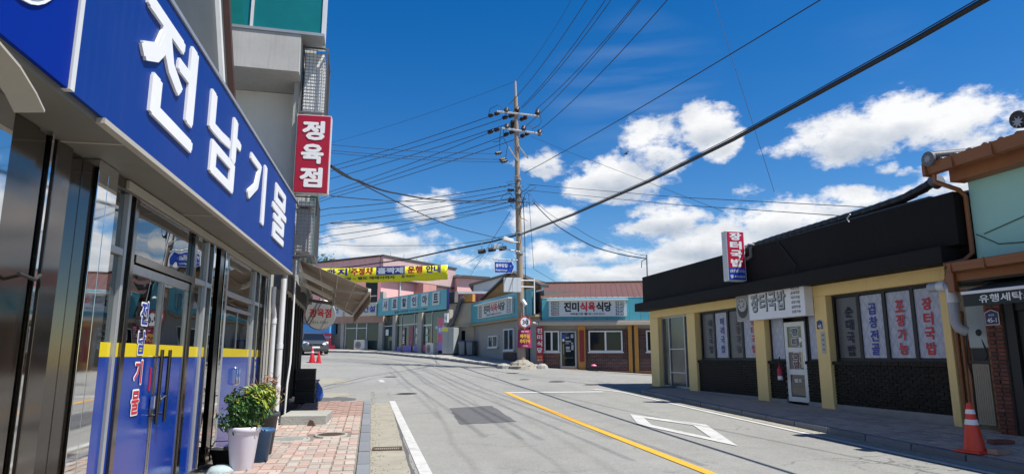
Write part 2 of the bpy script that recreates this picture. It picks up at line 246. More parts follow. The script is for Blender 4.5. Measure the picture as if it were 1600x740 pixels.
# ------------------------------------------------------------------ mesh building
class MB:
    def __init__(s): s.v = []; s.f = []; s.sm = []
    def add(s, vs, fs, smooth=False):
        o = len(s.v); s.v += [tuple(p) for p in vs]; s.f += [tuple(i + o for i in f) for f in fs]; s.sm += [smooth] * len(fs); return s
    def hexa(s, p): return s.add(p, [(0, 3, 2, 1), (4, 5, 6, 7), (0, 1, 5, 4), (1, 2, 6, 5), (2, 3, 7, 6), (3, 0, 4, 7)])
    def box(s, x0, x1, y0, y1, z0, z1):
        return s.hexa([(x0, y0, z0), (x1, y0, z0), (x1, y1, z0), (x0, y1, z0), (x0, y0, z1), (x1, y0, z1), (x1, y1, z1), (x0, y1, z1)])
    def quad(s, a, b, c, d): return s.add([a, b, c, d], [(0, 1, 2, 3)])
    def bar(s, a, b, w, h=None):
        h = h or w; a = Vector(a); b = Vector(b); t = (b - a).normalized(); up = Vector((0, 0, 1)) if abs(t.z) < .95 else Vector((1, 0, 0))
        x = t.cross(up).normalized() * w / 2; y = x.normalized().cross(t).normalized() * h / 2
        return s.hexa([a - x - y, a + x - y, b + x - y, b - x - y, a - x + y, a + x + y, b + x + y, b - x + y])
    def tube(s, pts, r, n=8, cap=True, smooth=True, r1=None):
        pts = [Vector(p) for p in pts]; k = len(pts); vs = []; fs = []; px = None
        for i, p in enumerate(pts):
            t = (pts[min(i + 1, k - 1)] - pts[max(i - 1, 0)]).normalized()
            if px is None: px = t.cross(Vector((0, 0, 1)) if abs(t.z) < .9 else Vector((1, 0, 0))).normalized()
            px = (px - t * px.dot(t)).normalized(); py = t.cross(px)
            rad = r if r1 is None else r + (r1 - r) * i / (k - 1)
            vs += [p + (px * math.cos(2 * math.pi * j / n) + py * math.sin(2 * math.pi * j / n)) * rad for j in range(n)]
        for i in range(k - 1):
            for j in range(n): fs.append((i * n + j, i * n + (j + 1) % n, (i + 1) * n + (j + 1) % n, (i + 1) * n + j))
        s.add(vs, fs, smooth)
        if cap:
            s.add(vs[:n], [tuple(range(n))[::-1]]); s.add(vs[-n:], [tuple(range(n))])
        return s
    def lathe(s, prof, c=(0, 0, 0), n=20, smooth=True, wob=0):
        c = Vector(c); vs = []; fs = []; k = len(prof)
        for (r, z) in prof:
            for j in range(n):
                a = 2 * math.pi * j / n; q = 1 + (random.uniform(-wob, wob) if wob else 0)
                vs.append(c + Vector((r * q * math.cos(a), r * q * math.sin(a), z)))
        for i in range(k - 1):
            for j in range(n): fs.append((i * n + j, i * n + (j + 1) % n, (i + 1) * n + (j + 1) % n, (i + 1) * n + j))
        s.add(vs, fs, smooth)
        s.add(vs[:n], [tuple(range(n))[::-1]]); s.add(vs[-n:], [tuple(range(n))]); return s
    def prism(s, poly, y0, y1):
        """polygon in the XZ plane given anticlockwise seen from -Y, extruded from y0 to y1"""
        n = len(poly); vs = [(x, y0, z) for x, z in poly] + [(x, y1, z) for x, z in poly]
        fs = [tuple(range(n)), tuple(range(2 * n - 1, n - 1, -1))] + [(i, i + n, (i + 1) % n + n, (i + 1) % n) for i in range(n)]
        return s.add(vs, fs)
    def prism_x(s, poly, x0, x1):
        """polygon in the YZ plane extruded along X"""
        n = len(poly); vs = [(x0, y, z) for y, z in poly] + [(x1, y, z) for y, z in poly]
        fs = [tuple(range(n))[::-1], tuple(range(n, 2 * n))] + [(i, (i + 1) % n, (i + 1) % n + n, i + n) for i in range(n)]
        return s.add(vs, fs)
    def disc(s, c, r, ax='y', d=.02, n=24):
        c = Vector(c); A = {'y': (Vector((1, 0, 0)), Vector((0, 0, 1)), Vector((0, 1, 0))), 'x': (Vector((0, 1, 0)), Vector((0, 0, 1)), Vector((-1, 0, 0))), 'z': (Vector((1, 0, 0)), Vector((0, 1, 0)), Vector((0, 0, -1)))}[ax]
        p = [c + A[0] * r * math.cos(2 * math.pi * i / n) + A[1] * r * math.sin(2 * math.pi * i / n) for i in range(n)]; q = [x + A[2] * d for x in p]
        return s.add(p + q, [tuple(range(n)), tuple(range(2 * n - 1, n - 1, -1))] + [(i, i + n, (i + 1) % n + n, (i + 1) % n) for i in range(n)])
    def mesh(s, name, m):
        me = bpy.data.meshes.new(name); me.from_pydata(s.v, [], s.f)
        bm = bmesh.new(); bm.from_mesh(me); bmesh.ops.recalc_face_normals(bm, faces=bm.faces); bm.to_mesh(me); bm.free()
        me.polygons.foreach_set('use_smooth', s.sm); me.materials.append(m); return me
    def build(s, name, m, parent=None, bev=0, loc=None, label=None, kind=None):
        return link(name, s.mesh(name, m), parent, loc, label, kind, bev)

def link(name, me, parent=None, loc=None, label=None, kind=None, bev=0):
    o = bpy.data.objects.new(name, me); COL.objects.link(o)
    if parent is not None: o.parent = parent
    if loc is not None: o.location = loc
    if label: o['label'] = label
    if kind: o['kind'] = kind
    if bev:
        b = o.modifiers.new('edge', 'BEVEL'); b.width = bev; b.segments = 2; b.limit_method = 'ANGLE'
    return o
def tag(o, label, cat, group=None):
    o['label'] = label; o['category'] = cat
    if group: o['group'] = group
    return o
def thing(name, label, cat, loc=(0, 0, 0), rz=0.0, group=None):
    o = bpy.data.objects.new(name, None); COL.objects.link(o); o.empty_display_size = .2
    o.location = loc; o.rotation_euler = (0, 0, rz); return tag(o, label, cat, group)
def copy_thing(o, loc=None, rz=None, label=None, parent=None):
    c = o.copy(); COL.objects.link(c)
    if parent is not None: c.parent = parent
    if loc is not None: c.location = loc
    if rz is not None: c.rotation_euler = (0, 0, rz)
    if label: c['label'] = label
    for ch in [x for x in KIDS(o)]: copy_thing(ch, parent=c)
    return c
def KIDS(o): return list(o.children)
def structure(name, mb, m): return mb.build(name, m, kind='structure')
def in_frame(loc, rz, p):
    """point of a facade's frame (x along, y inward, z up) to the world"""
    c, s = math.cos(rz), math.sin(rz); return Vector((loc[0] + c * p[0] - s * p[1], loc[1] + s * p[0] + c * p[1], loc[2] + p[2]))

# text: flat or raised letters, fitted to a box (centre x, centre z, width, height) on the plane y
def glyphs(body, bold=.02, depth=.0, sp=1.0):
    """outline of a string, thickened by shifted copies (each a hair further out, so none share a plane)"""
    c = bpy.data.curves.new('t', 'FONT'); c.body = body; c.extrude = depth; c.space_character = sp; c.align_x = 'CENTER'; c.resolution_u = 2
    o = bpy.data.objects.new('t', c); me = bpy.data.meshes.new_from_object(o); bpy.data.objects.remove(o); bpy.data.curves.remove(c)
    n = 8 if bold >= .03 else 4; V = [tuple(v.co) for v in me.vertices]; Fc = [tuple(p.vertices) for p in me.polygons]; bpy.data.meshes.remove(me)
    vs = []; fs = []
    for k in range(n + 1):
        r = bold if k else 0; dx, dy = r * math.cos(2 * math.pi * k / n + .39), r * math.sin(2 * math.pi * k / n + .39); o_ = len(vs)
        vs += [(x + dx, y + dy, z + k * .00025) for x, y, z in V]; fs += [tuple(i + o_ for i in f) for f in Fc]
    me = bpy.data.meshes.new('t'); me.from_pydata(vs, [], fs); return me
def text(body, box, y, m, parent, name='lettering', bold=.02, depth=0.0, ax='y', sp=1.0, shear=0.0, label=None):
    cx, cz, w, h = box; me = glyphs(body, bold, depth, sp); V = me.vertices
    xs = [v.co.x for v in V]; ys = [v.co.y for v in V]; x0, x1, y0, y1 = min(xs), max(xs), min(ys), max(ys)
    sx = w / (x1 - x0) if w else h / (y1 - y0); sy = h / (y1 - y0) if h else sx
    for v in V:
        X = cx + (v.co.x - (x0 + x1) / 2) * sx; Z = cz + (v.co.y - (y0 + y1) / 2) * sy; X += shear * (Z - cz); D = y - v.co.z - depth
        v.co = (X, D, Z) if ax == 'y' else (-D, X, Z)
    me.materials.clear(); me.materials.append(m); me.name = name
    return link(name, me, parent, label=label)
def vtext(chars, cx, ztop, zbot, w, y, m, parent, bold=.03, depth=0, hf=.86, name='letter', ax='y', shift=0):
    n = len(chars); p = (ztop - zbot) / n
    for i, ch in enumerate(chars): text(ch, (cx + shift * i, ztop - p * (i + .5), w, p * hf), y, m, parent, name, bold, depth, ax)

# ------------------------------------------------------------------ colours
M_white = mat('white_paint', (.72, .72, .70), .5, var=.06, dirt=.12)
M_letter = mat('white_letter', (.8, .8, .8), .35, var=.02)
M_blue = mat('sign_blue', (.002, .034, .22), .5, var=.05, scale=2, spec=.15, dirt=.05, dcol=(.1, .12, .2), streak=.06)
M_blue2 = mat('sign_bright_blue', (.0002, .02, .24), .5, var=.04, scale=2, spec=.08)
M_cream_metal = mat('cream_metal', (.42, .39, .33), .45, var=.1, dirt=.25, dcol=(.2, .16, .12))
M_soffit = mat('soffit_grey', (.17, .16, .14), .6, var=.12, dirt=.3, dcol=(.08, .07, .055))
M_steel = mat('stainless', (.74, .74, .73), .025, 1.0, var=.01, scale=2, bump=.02, bscale=1.5)
M_steel_dark = mat('dark_stainless', (.10, .095, .09), .13, 1.0, var=.12, scale=2)
M_steel_brush = mat('brushed_steel', (.5, .5, .49), .3, 1.0, var=.1, dirt=.2)
M_bronze = mat('dark_bronze', (.17, .15, .135), .10, .95, var=.06, scale=1.2, dirt=.25, dcol=(.06, .055, .05))
M_black = mat('black_paint', (.012, .012, .013), .55, var=.2, dirt=.1, dcol=(.05, .05, .05))
M_blackplastic = mat('black_plastic', (.015, .016, .017), .45, var=.2)
M_rubber = mat('black_rubber', (.02, .02, .02), .7)
M_red = mat('sign_red', (.36, .006, .03), .4, var=.05)
M_crimson = mat('sign_crimson', (.47, .01, .045), .35, var=.05)
M_signblue = mat('sign_royal_blue', (.01, .06, .42), .35, var=.05)
M_navy = mat('navy_print', (.012, .018, .11), .4, var=.03)
M_ink = mat('black_print', (.012, .012, .014), .5, var=.05)
M_redprint = mat('red_print', (.52, .012, .03), .45, var=.05)
M_blueprint = mat('blue_print', (.012, .03, .30), .45, var=.05)
M_greyprint = mat('grey_print', (.12, .12, .13), .5, var=.05)
M_yellow = mat('yellow_film', (.72, .56, .004), .15, var=.02, coat=.5)
M_bluefilm = mat('blue_film', (.003, .034, .26), .15, var=.05, scale=2, spec=.4, coat=.12)
M_concrete = mat('concrete_wall', (.36, .36, .34), .85, var=.18, scale=3, bump=.25, bscale=30, dirt=.35, dcol=(.17, .16, .15), streak=.15)
M_concrete_lt = mat('light_concrete', (.44, .435, .42), .85, var=.2, scale=3, bump=.08, bscale=20, dirt=.6, dcol=(.28, .265, .25), streak=.4)
M_plaster = mat('stained_plaster', (.40, .385, .34), .85, var=.14, scale=3, bump=.15, bscale=30, dirt=.3, dcol=(.22, .19, .15), streak=.25)
M_teal_glass = mat('teal_glass', (.012, .17, .17), .05, var=.25, scale=1.2, spec=.8)
M_alu = mat('grey_aluminium', (.42, .43, .43), .4, .5, var=.08, dirt=.2)
M_alu_w = mat('white_aluminium', (.66, .67, .66), .4, .1, var=.06, dirt=.12)
M_pvc = mat('white_pvc_pipe', (.62, .63, .64), .45, var=.08, dirt=.3, dcol=(.35, .32, .28))
M_pvcgrey = mat('grey_pvc_pipe', (.36, .38, .42), .45, var=.08, dirt=.2)
M_awning = mat('beige_awning_cloth', (.36, .31, .255), .85, var=.1, dirt=.25, dcol=(.2, .17, .13))
M_awnarm = mat('cream_arm', (.62, .60, .54), .45, var=.06)
M_yellowwall = mat('ochre_wall', (.86, .63, .265), .75, var=.08, scale=4, bump=.12, bscale=45, dirt=.12, dcol=(.5, .37, .18), streak=.12)
M_blackbrick = mat('black_glazed_brick', (.006, .0055, .0055), .6, spec=.2, var=.3, scale=14, bump=.3, bscale=40, obj_var=.8, tint=(.018, .013, .011))
M_mortar = mat('grey_mortar', (.085, .078, .07), .95, var=.2, scale=12, dirt=.3)
M_plinth = mat('cement_plinth', (.30, .29, .275), .95, var=.25, scale=8, bump=.5, bscale=20, dirt=.4, dcol=(.12, .11, .1))
M_roofblack = mat('black_roof_metal', (.0105, .0092, .0088), .75, spec=.2, var=.18, scale=2, streak=.35, dcol=(.020, .018, .018))
M_band = mat('dark_grey_fascia', (.017, .0155, .0155), .75, spec=.2, var=.14, scale=2, streak=.12, dcol=(.022, .021, .022))
M_tile = mat('dark_roof_tile', (.022, .023, .026), .4, var=.25, scale=9, bump=.2)
M_tilegrey = mat('grey_roof_tile', (.13, .14, .15), .4, var=.22, scale=9, bump=.25, dirt=.25)
M_copper = mat('brown_gutter', (.25, .092, .036), .45, var=.12, scale=4, dirt=.2, dcol=(.09, .04, .02))
M_wood = mat('stained_wood', (.28, .11, .04), .6, var=.3, scale=7, bump=.2, bscale=30, dirt=.3, dcol=(.1, .05, .02))
M_mint = mat('mint_wall', (.37, .67, .60), .8, var=.06, scale=2, bump=.1, bscale=50, dirt=.06, dcol=(.30, .55, .52))
M_redbrick = mat('red_brick', (.20, .055, .035), .8, var=.2, scale=15, bump=.3, bscale=60, obj_var=.6, tint=(.12, .045, .032))
M_darkgreen = mat('dark_green_canvas', (.025, .036, .032), .75, var=.15)
M_orange = mat('cone_orange', (.72, .055, .02), .45, var=.08, dirt=.2, dcol=(.25, .05, .03))
M_reflect = mat('reflective_white', (.75, .75, .76), .4, var=.05, dirt=.15)
M_paint_w = mat('road_white', (.44, .44, .425), .8, var=.2, scale=16, dirt=.8, dcol=(.22, .22, .215), bump=.2, bscale=90)
M_paint_y = mat('road_yellow', (.62, .31, .018), .8, var=.14, scale=16, dirt=.28, dcol=(.27, .2, .1), bump=.2, bscale=90)
M_patch = mat('dark_asphalt_patch', (.085, .085, .088), .9, var=.16, scale=20, bump=.5, bscale=70, dirt=.4, dcol=(.14, .14, .14))
M_gutter = mat('gutter_concrete', (.27, .255, .205), .95, var=.2, scale=9, bump=.5, bscale=50, dirt=.7, dcol=(.15, .135, .10))
M_kerb = mat('granite_kerb', (.165, .175, .19), .75, var=.16, scale=18, bump=.25, bscale=80, obj_var=.22, dirt=.2, dcol=(.15, .15, .16))
M_paver = mat('pink_paver', (.375, .245, .205), .9, var=.18, scale=9, bump=.4, bscale=70, obj_var=.34, tint=(.33, .31, .27), dirt=.45, dcol=(.25, .23, .2))
M_paver2 = mat('grey_paver', (.47, .365, .28), .9, var=.18, scale=9, bump=.4, bscale=70, obj_var=.3, tint=(.42, .31, .25), dirt=.35, dcol=(.27, .23, .19))
M_joint = mat('sand_joint', (.16, .145, .12), .95, var=.2, scale=12)
M_dirtground = mat('dirt_ground', (.22, .21, .18), .95, var=.2, scale=2, bump=.3, bscale=20)
M_rust = mat('rusty_iron', (.10, .06, .042), .75, .3, var=.3, scale=12, bump=.4, bscale=40, dirt=.3)
M_iron = mat('cast_iron', (.055, .053, .05), .6, .5, var=.25, scale=12, bump=.4, bscale=40)
M_stone = mat('grey_stone', (.30, .30, .27), .9, var=.2, scale=6, bump=.4, bscale=30, dirt=.3)
M_rockblue = mat('bluish_rock', (.30, .37, .38), .8, var=.25, scale=8, bump=.5, bscale=20)
M_poleconc = mat('pole_concrete', (.32, .245, .18), .85, var=.16, scale=5, bump=.3, bscale=30, dirt=.35, dcol=(.16, .13, .11), streak=.3)
M_galv = mat('galvanised_steel', (.42, .42, .41), .45, .6, var=.12, dirt=.3, dcol=(.2, .16, .13))
M_wire = mat('black_cable', (.012, .012, .013), .55, var=.05)
M_insul = mat('dark_insulator', (.03, .02, .018), .5, var=.1)
M_brown_roof = mat('brown_metal_roof', (.13, .060, .042), .5, var=.1, scale=2, streak=.15, dcol=(.08, .045, .04))
M_teal = mat('teal_panel', (.085, .37, .44), .5, var=.06, scale=3, streak=.12, dcol=(.06, .22, .26), obj_var=.10)
M_restwall = mat('grey_render', (.33, .315, .30), .85, var=.12, scale=3, bump=.2, bscale=30, dirt=.3, dcol=(.2, .18, .16), streak=.25)
M_eave = mat('cream_eave', (.48, .41, .31), .7, var=.08, dirt=.3, dcol=(.3, .2, .12))
M_orangewood = mat('orange_post', (.50, .235, .045), .55, var=.15, scale=6, dirt=.2, dcol=(.3, .13, .03))
M_darkglass = mat('dark_window_glass', (.008, .010, .011), .06, var=.3, scale=2, spec=.25)
M_greenglass = mat('green_window_glass', (.022, .036, .035), .06, var=.3, scale=2, spec=.3)
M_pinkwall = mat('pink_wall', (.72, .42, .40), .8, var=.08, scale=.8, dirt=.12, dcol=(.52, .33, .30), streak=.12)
M_pinkgrey = mat('weathered_pink', (.50, .36, .35), .85, var=.12, scale=.8, dirt=.4, dcol=(.22, .17, .17), streak=.6)
M_pinkred = mat('rose_wall', (.46, .14, .16), .8, var=.12, scale=2, dirt=.3, dcol=(.35, .2, .2), streak=.2)
M_darkroof = mat('dark_roof_edge', (.06, .055, .055), .7, var=.15)
M_creamsign = mat('cream_sign', (.62, .60, .47), .5, var=.05, dirt=.2)
M_whitesign = mat('pale_sign', (.58, .61, .62), .45, var=.05, dirt=.15, streak=.08, dcol=(.3, .3, .3))
M_banner = mat('yellow_banner', (.70, .66, .012), .6, var=.04, scale=1)
M_car = mat('grey_car_paint', (.11, .115, .125), .25, .5, var=.04, coat=1.0)
M_carglass = mat('car_glass', (.01, .012, .014), .03, var=.1, spec=.8)
M_chrome = mat('chrome', (.6, .6, .6), .12, 1.0, var=.05)
M_lamp = mat('lamp_lens', (.6, .62, .64), .1, var=.1, spec=.8)
M_pot = mat('white_pot', (.68, .66, .72), .4, var=.04, dirt=.15, dcol=(.5, .46, .44))
M_bluepot = mat('blue_pot', (.03, .10, .22), .4, var=.1, dirt=.2)
M_darkpot = mat('charcoal_pot', (.05, .052, .055), .5, var=.15, dirt=.2, dcol=(.1, .1, .1))
M_soil = mat('soil', (.05, .035, .025), .95, var=.3, scale=20, bump=.5)
M_leaf = mat('green_leaf', (.05, .14, .018), .45, var=.3, scale=25, obj_var=0)
M_leafdark = mat('dark_leaf', (.028, .085, .02), .42, var=.3, scale=25)
M_leafy = mat('yellow_leaf', (.27, .31, .028), .5, var=.25, scale=25)
M_stem = mat('brown_stem', (.12, .075, .04), .8, var=.3, scale=20)
M_dry = mat('dry_twig', (.26, .15, .085), .8, var=.3, scale=20)
M_bluebag = mat('blue_bag', (.02, .10, .42), .35, var=.15, scale=10)
M_bin = mat('grey_bin', (.17, .19, .21), .5, var=.1, dirt=.2)
M_binlid = mat('blue_lid', (.02, .08, .32), .5, var=.1)
M_cab = mat('grey_cabinet', (.33, .36, .36), .5, var=.08, dirt=.25, streak=.2, dcol=(.2, .2, .19))
M_duct = mat('grey_duct', (.10, .10, .11), .5, .3, var=.15)
M_lilac = mat('lilac_poster', (.30, .20, .55), .5, var=.25, scale=8)
M_pinkpost = mat('pink_poster', (.62, .10, .20), .5, var=.2, scale=8)
M_bluewall = mat('sky_blue_panel', (.08, .32, .66), .5, var=.05)
M_mesh = mat('cage_wire', (.12, .12, .125), .5, .4, var=.15)
M_cagewhite = mat('ac_casing', (.60, .60, .58), .5, var=.08, dirt=.3)
M_darkcorr = mat('green_grey_sheet', (.06, .13, .115), .6, var=.15)
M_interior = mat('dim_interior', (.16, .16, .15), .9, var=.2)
M_greencloth = mat('green_cloth', (.03, .35, .08), .7, var=.1)
M_darktile = mat('dark_wall_tile', (.04, .042, .046), .35, var=.2, scale=6, obj_var=.4)
M_hood = mat('beige_ribbed', (.34, .30, .22), .6, var=.12)
M_purplered = mat('purple_red_banner', (.30, .015, .09), .6, var=.08)
G_shop = glass_mat('shop_glass', (.42, .52, .54), refl=.95, ior=1.9, gain=1.5)
G_win = glass_mat('window_pane', (.30, .34, .34), wob=.05)
F_light = film_mat('lilac_film', (.34, .36, .46), (.52, .54, .66))
F_dark = film_mat('screened_film', (.085, .087, .098), (.105, .107, .118))
asphalt_mat()
B_rest = brick_mat('restaurant_brick', (.050, .022, .020), (.105, .045, .04), (.17, .145, .13))
B_restlow = brick_mat('restaurant_low_brick', (.06, .026, .022), (.15, .05, .042), (.27, .235, .215))

# ------------------------------------------------------------------ ground, road, pavements
def prof(y):
    if y <= 0: return .012 * y
    if y <= 44: return .012 * y + .0005 * y * y
    return 1.496 + .042 * (min(y, 80) - 44)
def zg(x, y):
    return prof(y) - .045 * min(max(0, x - 8), 12) * min(max((y - 26) / 6, 0), 1)
def grid(xs, ys, zf):
    mb = MB(); n = len(ys)
    vs = [(x, y, zf(x, y)) for x in xs for y in ys]
    fs = [(i * n + j, (i + 1) * n + j, (i + 1) * n + j + 1, i * n + j + 1) for i in range(len(xs) - 1) for j in range(n - 1)]
    return mb.add(vs, fs, True)
def frange(a, b, k): return [a + (b - a) * i / k for i in range(k + 1)]
structure('ground', grid([-900, -300, -100, -60, -40] + frange(-30, 44, 18) + [60, 100, 300, 900], [-500, -100] + frange(-30, 90, 60) + [140, 300, 900], lambda x, y: zg(x, y) - .05), M_dirtground)
structure('road', grid(frange(-34, 46, 40), frange(-30, 88, 118), zg), MATS['asphalt'])
def strip(xl, xr, y0, y1, off, k=40):
    mb = MB(); ys = frange(y0, y1, k); vs = []
    for y in ys: vs += [(xl(y), y, zg(xl(y), y) + off), (xr(y), y, zg(xr(y), y) + off)]
    return mb.add(vs, [(2 * i, 2 * i + 1, 2 * i + 3, 2 * i + 2) for i in range(k)])
def sheet(pts, off): return MB().add([(x, y, zg(x, y) + off) for x, y in pts], [tuple(range(len(pts)))])
def ragged(cx, cy, rx, ry, n=26, w=.25):
    return [(cx + rx * math.cos(2 * math.pi * i / n) * random.uniform(1 - w, 1 + w), cy + ry * math.sin(2 * math.pi * i / n) * random.uniform(1 - w, 1 + w)) for i in range(n)]

# left pavement
xkl = lambda y: -.23 - .034 * (y - 8.25)              # road face of the left kerb
LS_END = 17.9
structure('gutter_strip', strip(lambda y: xkl(y) - .02, lambda y: .25 - .0316 * (y - 8.8), -8, 18.4, .006), M_gutter)
structure('pavement_bed', strip(lambda y: -2.9, lambda y: xkl(y) - .17, -8, LS_END, .098), M_joint)
kerb = bpy.data.objects.new('left_kerb', MB().add(*(lambda s: (s.v, s.f))(strip(lambda y: xkl(y) - .165, lambda y: xkl(y) - .012, -8, LS_END, .06))).mesh('left_kerb', M_joint)); COL.objects.link(kerb); kerb['kind'] = 'structure'
def slab_mesh(name, w, l, h, m, b=.006):
    mb = MB(); x, y = w / 2, l / 2
    mb.hexa([(-x, -y, 0), (x, -y, 0), (x, y, 0), (-x, y, 0), (-x + b, -y + b, h), (x - b, -y + b, h), (x - b, y - b, h), (-x + b, y - b, h)])
    mb.v[4:8] = [(a, c, h) for a, c, _ in mb.v[4:8]]
    return mb.mesh(name, m)
def slope_rot(y): return math.atan((prof(y + .3) - prof(y - .3)) / .6)
ks = slab_mesh('kerb_stone', .178, .985, .13, M_kerb, .012)
y = LS_END - .5
while y > -3:
    o = link('kerb_stone', ks, kerb, (xkl(y) - .089, y, prof(y) - .002 + random.uniform(-.003, .003))); o.rotation_euler = (slope_rot(y), 0, .034); y -= 1.0
pave = structure('left_pavement', MB().box(-2.75, -2.36, -6, 12.5, -.3, .02), M_plinth)
pv = {'v': slab_mesh('brick', .132, .262, .028, M_paver), 'h': slab_mesh('brick', .272, .132, .028, M_paver)}
cells = []
y = LS_END - .15
while y > 7.2:
    for c in range(6):
        xr = xkl(y) - .19 - c * .28; sh = (c % 2) * .2
        if xr - .28 < -2.3: continue
        cells += [('v', xr - .07, y - sh), ('v', xr - .21, y - sh), ('h', xr - .14, y - sh - .205)]
    y -= .415
cells.sort(key=lambda q: q[2])
holes = [(-1.6, 11.3, .3), (-1.0, 11.75, .26)]
cells = [q for q in cells if q[2] < LS_END - .13 and not any((q[1] - a) ** 2 + (q[2] - b) ** 2 < (r + .1) ** 2 for a, b, r in holes)]
rest = MB()
for i, (k, x, y) in enumerate(cells):
    z = prof(y) + .098 + random.uniform(-.004, .003)
    if i < 300:
        o = link('brick', pv[k], pave, (x, y, z)); o.rotation_euler = (slope_rot(y), random.uniform(-.006, .006), .034 + random.uniform(-.015, .015))
    else:
        w, l = (.066, .131) if k == 'v' else (.136, .066); rest.box(x - w, x + w, y - l, y + l, z, z + .028)
rest.build('paving', M_paver, pave, kind='stuff')

# right pavement
xkr = lambda y: 7.95 - .02 * (y - 12)
zi = lambda y: .43 + .015 * (y - 14.2)
xbr = lambda y: 10.05 - .056 * (y - 14.2)
RS_END = 22.4
def rsw(x, y):
    t = (x - xkr(y)) / (xbr(y) - xkr(y)); return (zg(x, y) + .10) * (1 - t) + zi(y) * t
structure('right_gutter', strip(lambda y: 7.66 - .02 * (y - 12), lambda y: xkr(y) + .02, -8, 21.2, .006), M_gutter)
mb = MB(); ys = frange(-8, RS_END, 40); vs = []
def xend(y): return xkr(y) + .17 + (max(0, y - 20.4) / 2.0) ** 2 * 1.1
for y in ys: vs += [(xend(y), y, rsw(xend(y), y) - .03), (max(xbr(y) + .3, xend(y) + .1), y, rsw(xbr(y), y) - .03)]
rpave = structure('right_pavement', mb.add(vs, [(2 * i, 2 * i + 1, 2 * i + 3, 2 * i + 2) for i in range(40)]), M_joint)
rkerb = bpy.data.objects.new('right_kerb', strip(lambda y: xkr(y) + .012, lambda y: xkr(y) + .16, -8, 20.2, .05).mesh('right_kerb', M_joint)); COL.objects.link(rkerb); rkerb['kind'] = 'structure'
def kerb_right(x, y, a): 
    o = link('kerb_stone', ks, rkerb, (x, y, zg(x, y) - .025)); o.rotation_euler = (slope_rot(y), 0, a)
y = -2
while y < 20.2: kerb_right(xkr(y) + .089, y, .02); y += 1.0
ks2 = slab_mesh('kerb_stone', .178, .57, .13, M_kerb, .012)
for i in range(7):
    a = i / 6 * 1.25; cx, cy, rr_ = xkr(20.2) + 2.25, 19.98, 2.16
    x, y = cx - rr_ * math.cos(a), cy + rr_ * math.sin(a)
    o = link('kerb_stone', ks2, rkerb, (x, y, zg(x, y) - .025)); o.rotation_euler = (slope_rot(y), 0, -a)
sq = slab_mesh('brick', .2, .2, .03, M_paver2)
rest = MB(); cnt = 0; y = 7.2
while y < RS_END - .1:
    x = xend(y) + .13
    while x < xbr(y) - .12:
        z = rsw(x, y) - .03 + random.uniform(-.003, .003)
        if cnt < 300 and y > 7.6:
            o = link('brick', sq, rpave, (x, y, z)); o.rotation_euler = (slope_rot(y), -.03, random.uniform(-.012, .012)); cnt += 1
        else: rest.box(x - .1, x + .1, y - .1, y + .1, z, z + .03)
        x += .207
    y += .207
rest.build('paving', M_paver2, rpave, kind='stuff')
# pavement in front of the far row of shops
far_edge = [(-9, 56.6), (-4.5, 54.6), (-1.27, 52.3), (1.04, 46.7), (3.3, 41.75), (5.2, 36.6), (5.9, 34.4)]
far_in = [(-9, 62), (-4, 60), (-.6, 57.6), (2.2, 51.8), (5.0, 47.2), (7.0, 40), (7.9, 35.4)]
mb = MB(); k = len(far_edge)
vs = [(x, y, zg(x, y) - .2) for x, y in far_edge] + [(x, y, zg(x, y) + .12) for x, y in far_edge] + [(x, y, zg(x, y) + .12) for x, y in far_in]
structure('far_pavement', mb.add(vs, [(i, i + 1, k + i + 1, k + i) for i in range(k - 1)] + [(k + i, k + i + 1, 2 * k + i + 1, 2 * k + i) for i in range(k - 1)]), M_plinth)
fk = bpy.data.objects.new('far_kerb', MB().box(5.5, 5.6, 35.3, 35.4, .9, 1.1).mesh('far_kerb', M_kerb)); COL.objects.link(fk); fk['kind'] = 'structure'
for (a, b) in zip(far_edge[:-1], far_edge[1:]):
    A, B = Vector(a), Vector(b); n = max(1, int((B - A).length)); 
    for i in range(n):
        p = A + (B - A) * (i + .5) / n; o = link('kerb_stone', ks, fk, (p.x, p.y, zg(p.x, p.y) + .0)); o.rotation_euler = (0, 0, math.atan2((B - A).y, (B - A).x) - math.pi / 2)
        o.scale = (1.0, (B - A).length / n, 1.05)
# small plaza slab before the corner restaurant
structure('doorstep_slab', sheet([(7.6, 35.0), (13.6, 32.2), (13.3, 31.7), (7.7, 34.3)], .012), M_plinth)

# markings
structure('white_edge_marking', strip(lambda y: .36 - .0455 * (y - 8.8), lambda y: .52 - .0455 * (y - 8.8), -6, 18.9, .010), M_paint_w)
structure('yellow_centre_marking', strip(lambda y: 3.47 + .036 * (21.3 - y), lambda y: 3.63 + .036 * (21.3 - y), -8, 21.3, .010), M_paint_y)
structure('stop_marking', sheet([(3.66, 21.0), (6.75, 21.0), (6.75, 21.38), (3.55, 21.38)], .010), M_paint_w)
structure('white_kerbside_marking', strip(lambda y: 7.46 - .02 * (y - 12) - max(0, y - 20.6) ** 2 * .25, lambda y: 7.60 - .02 * (y - 12) - max(0, y - 20.6) ** 2 * .18, -6, 22.3, .010), M_paint_w)
P = [(5.40, 15.0), (6.30, 13.0), (5.52, 10.3), (4.92, 13.2)]; c = (sum(p[0] for p in P) / 4, sum(p[1] for p in P) / 4)
Q = [(c[0] + (p[0] - c[0]) * .60, c[1] + (p[1] - c[1]) * .64) for p in P]
structure('diamond_marking', MB().add([(x, y, zg(x, y) + .010) for x, y in P + Q], [(i, (i + 1) % 4, 4 + (i + 1) % 4, 4 + i) for i in range(4)]), M_paint_w)
structure('worn_dash_marking', sheet([(-.5, 26.0), (-.3, 26.0), (-.42, 27.3), (-.6, 27.3)], .010), M_paint_w)
pp = [(1.41, 16.94), (2.52, 17.35), (2.55, 14.05), (1.34, 13.75)]; pr = random.Random(4)
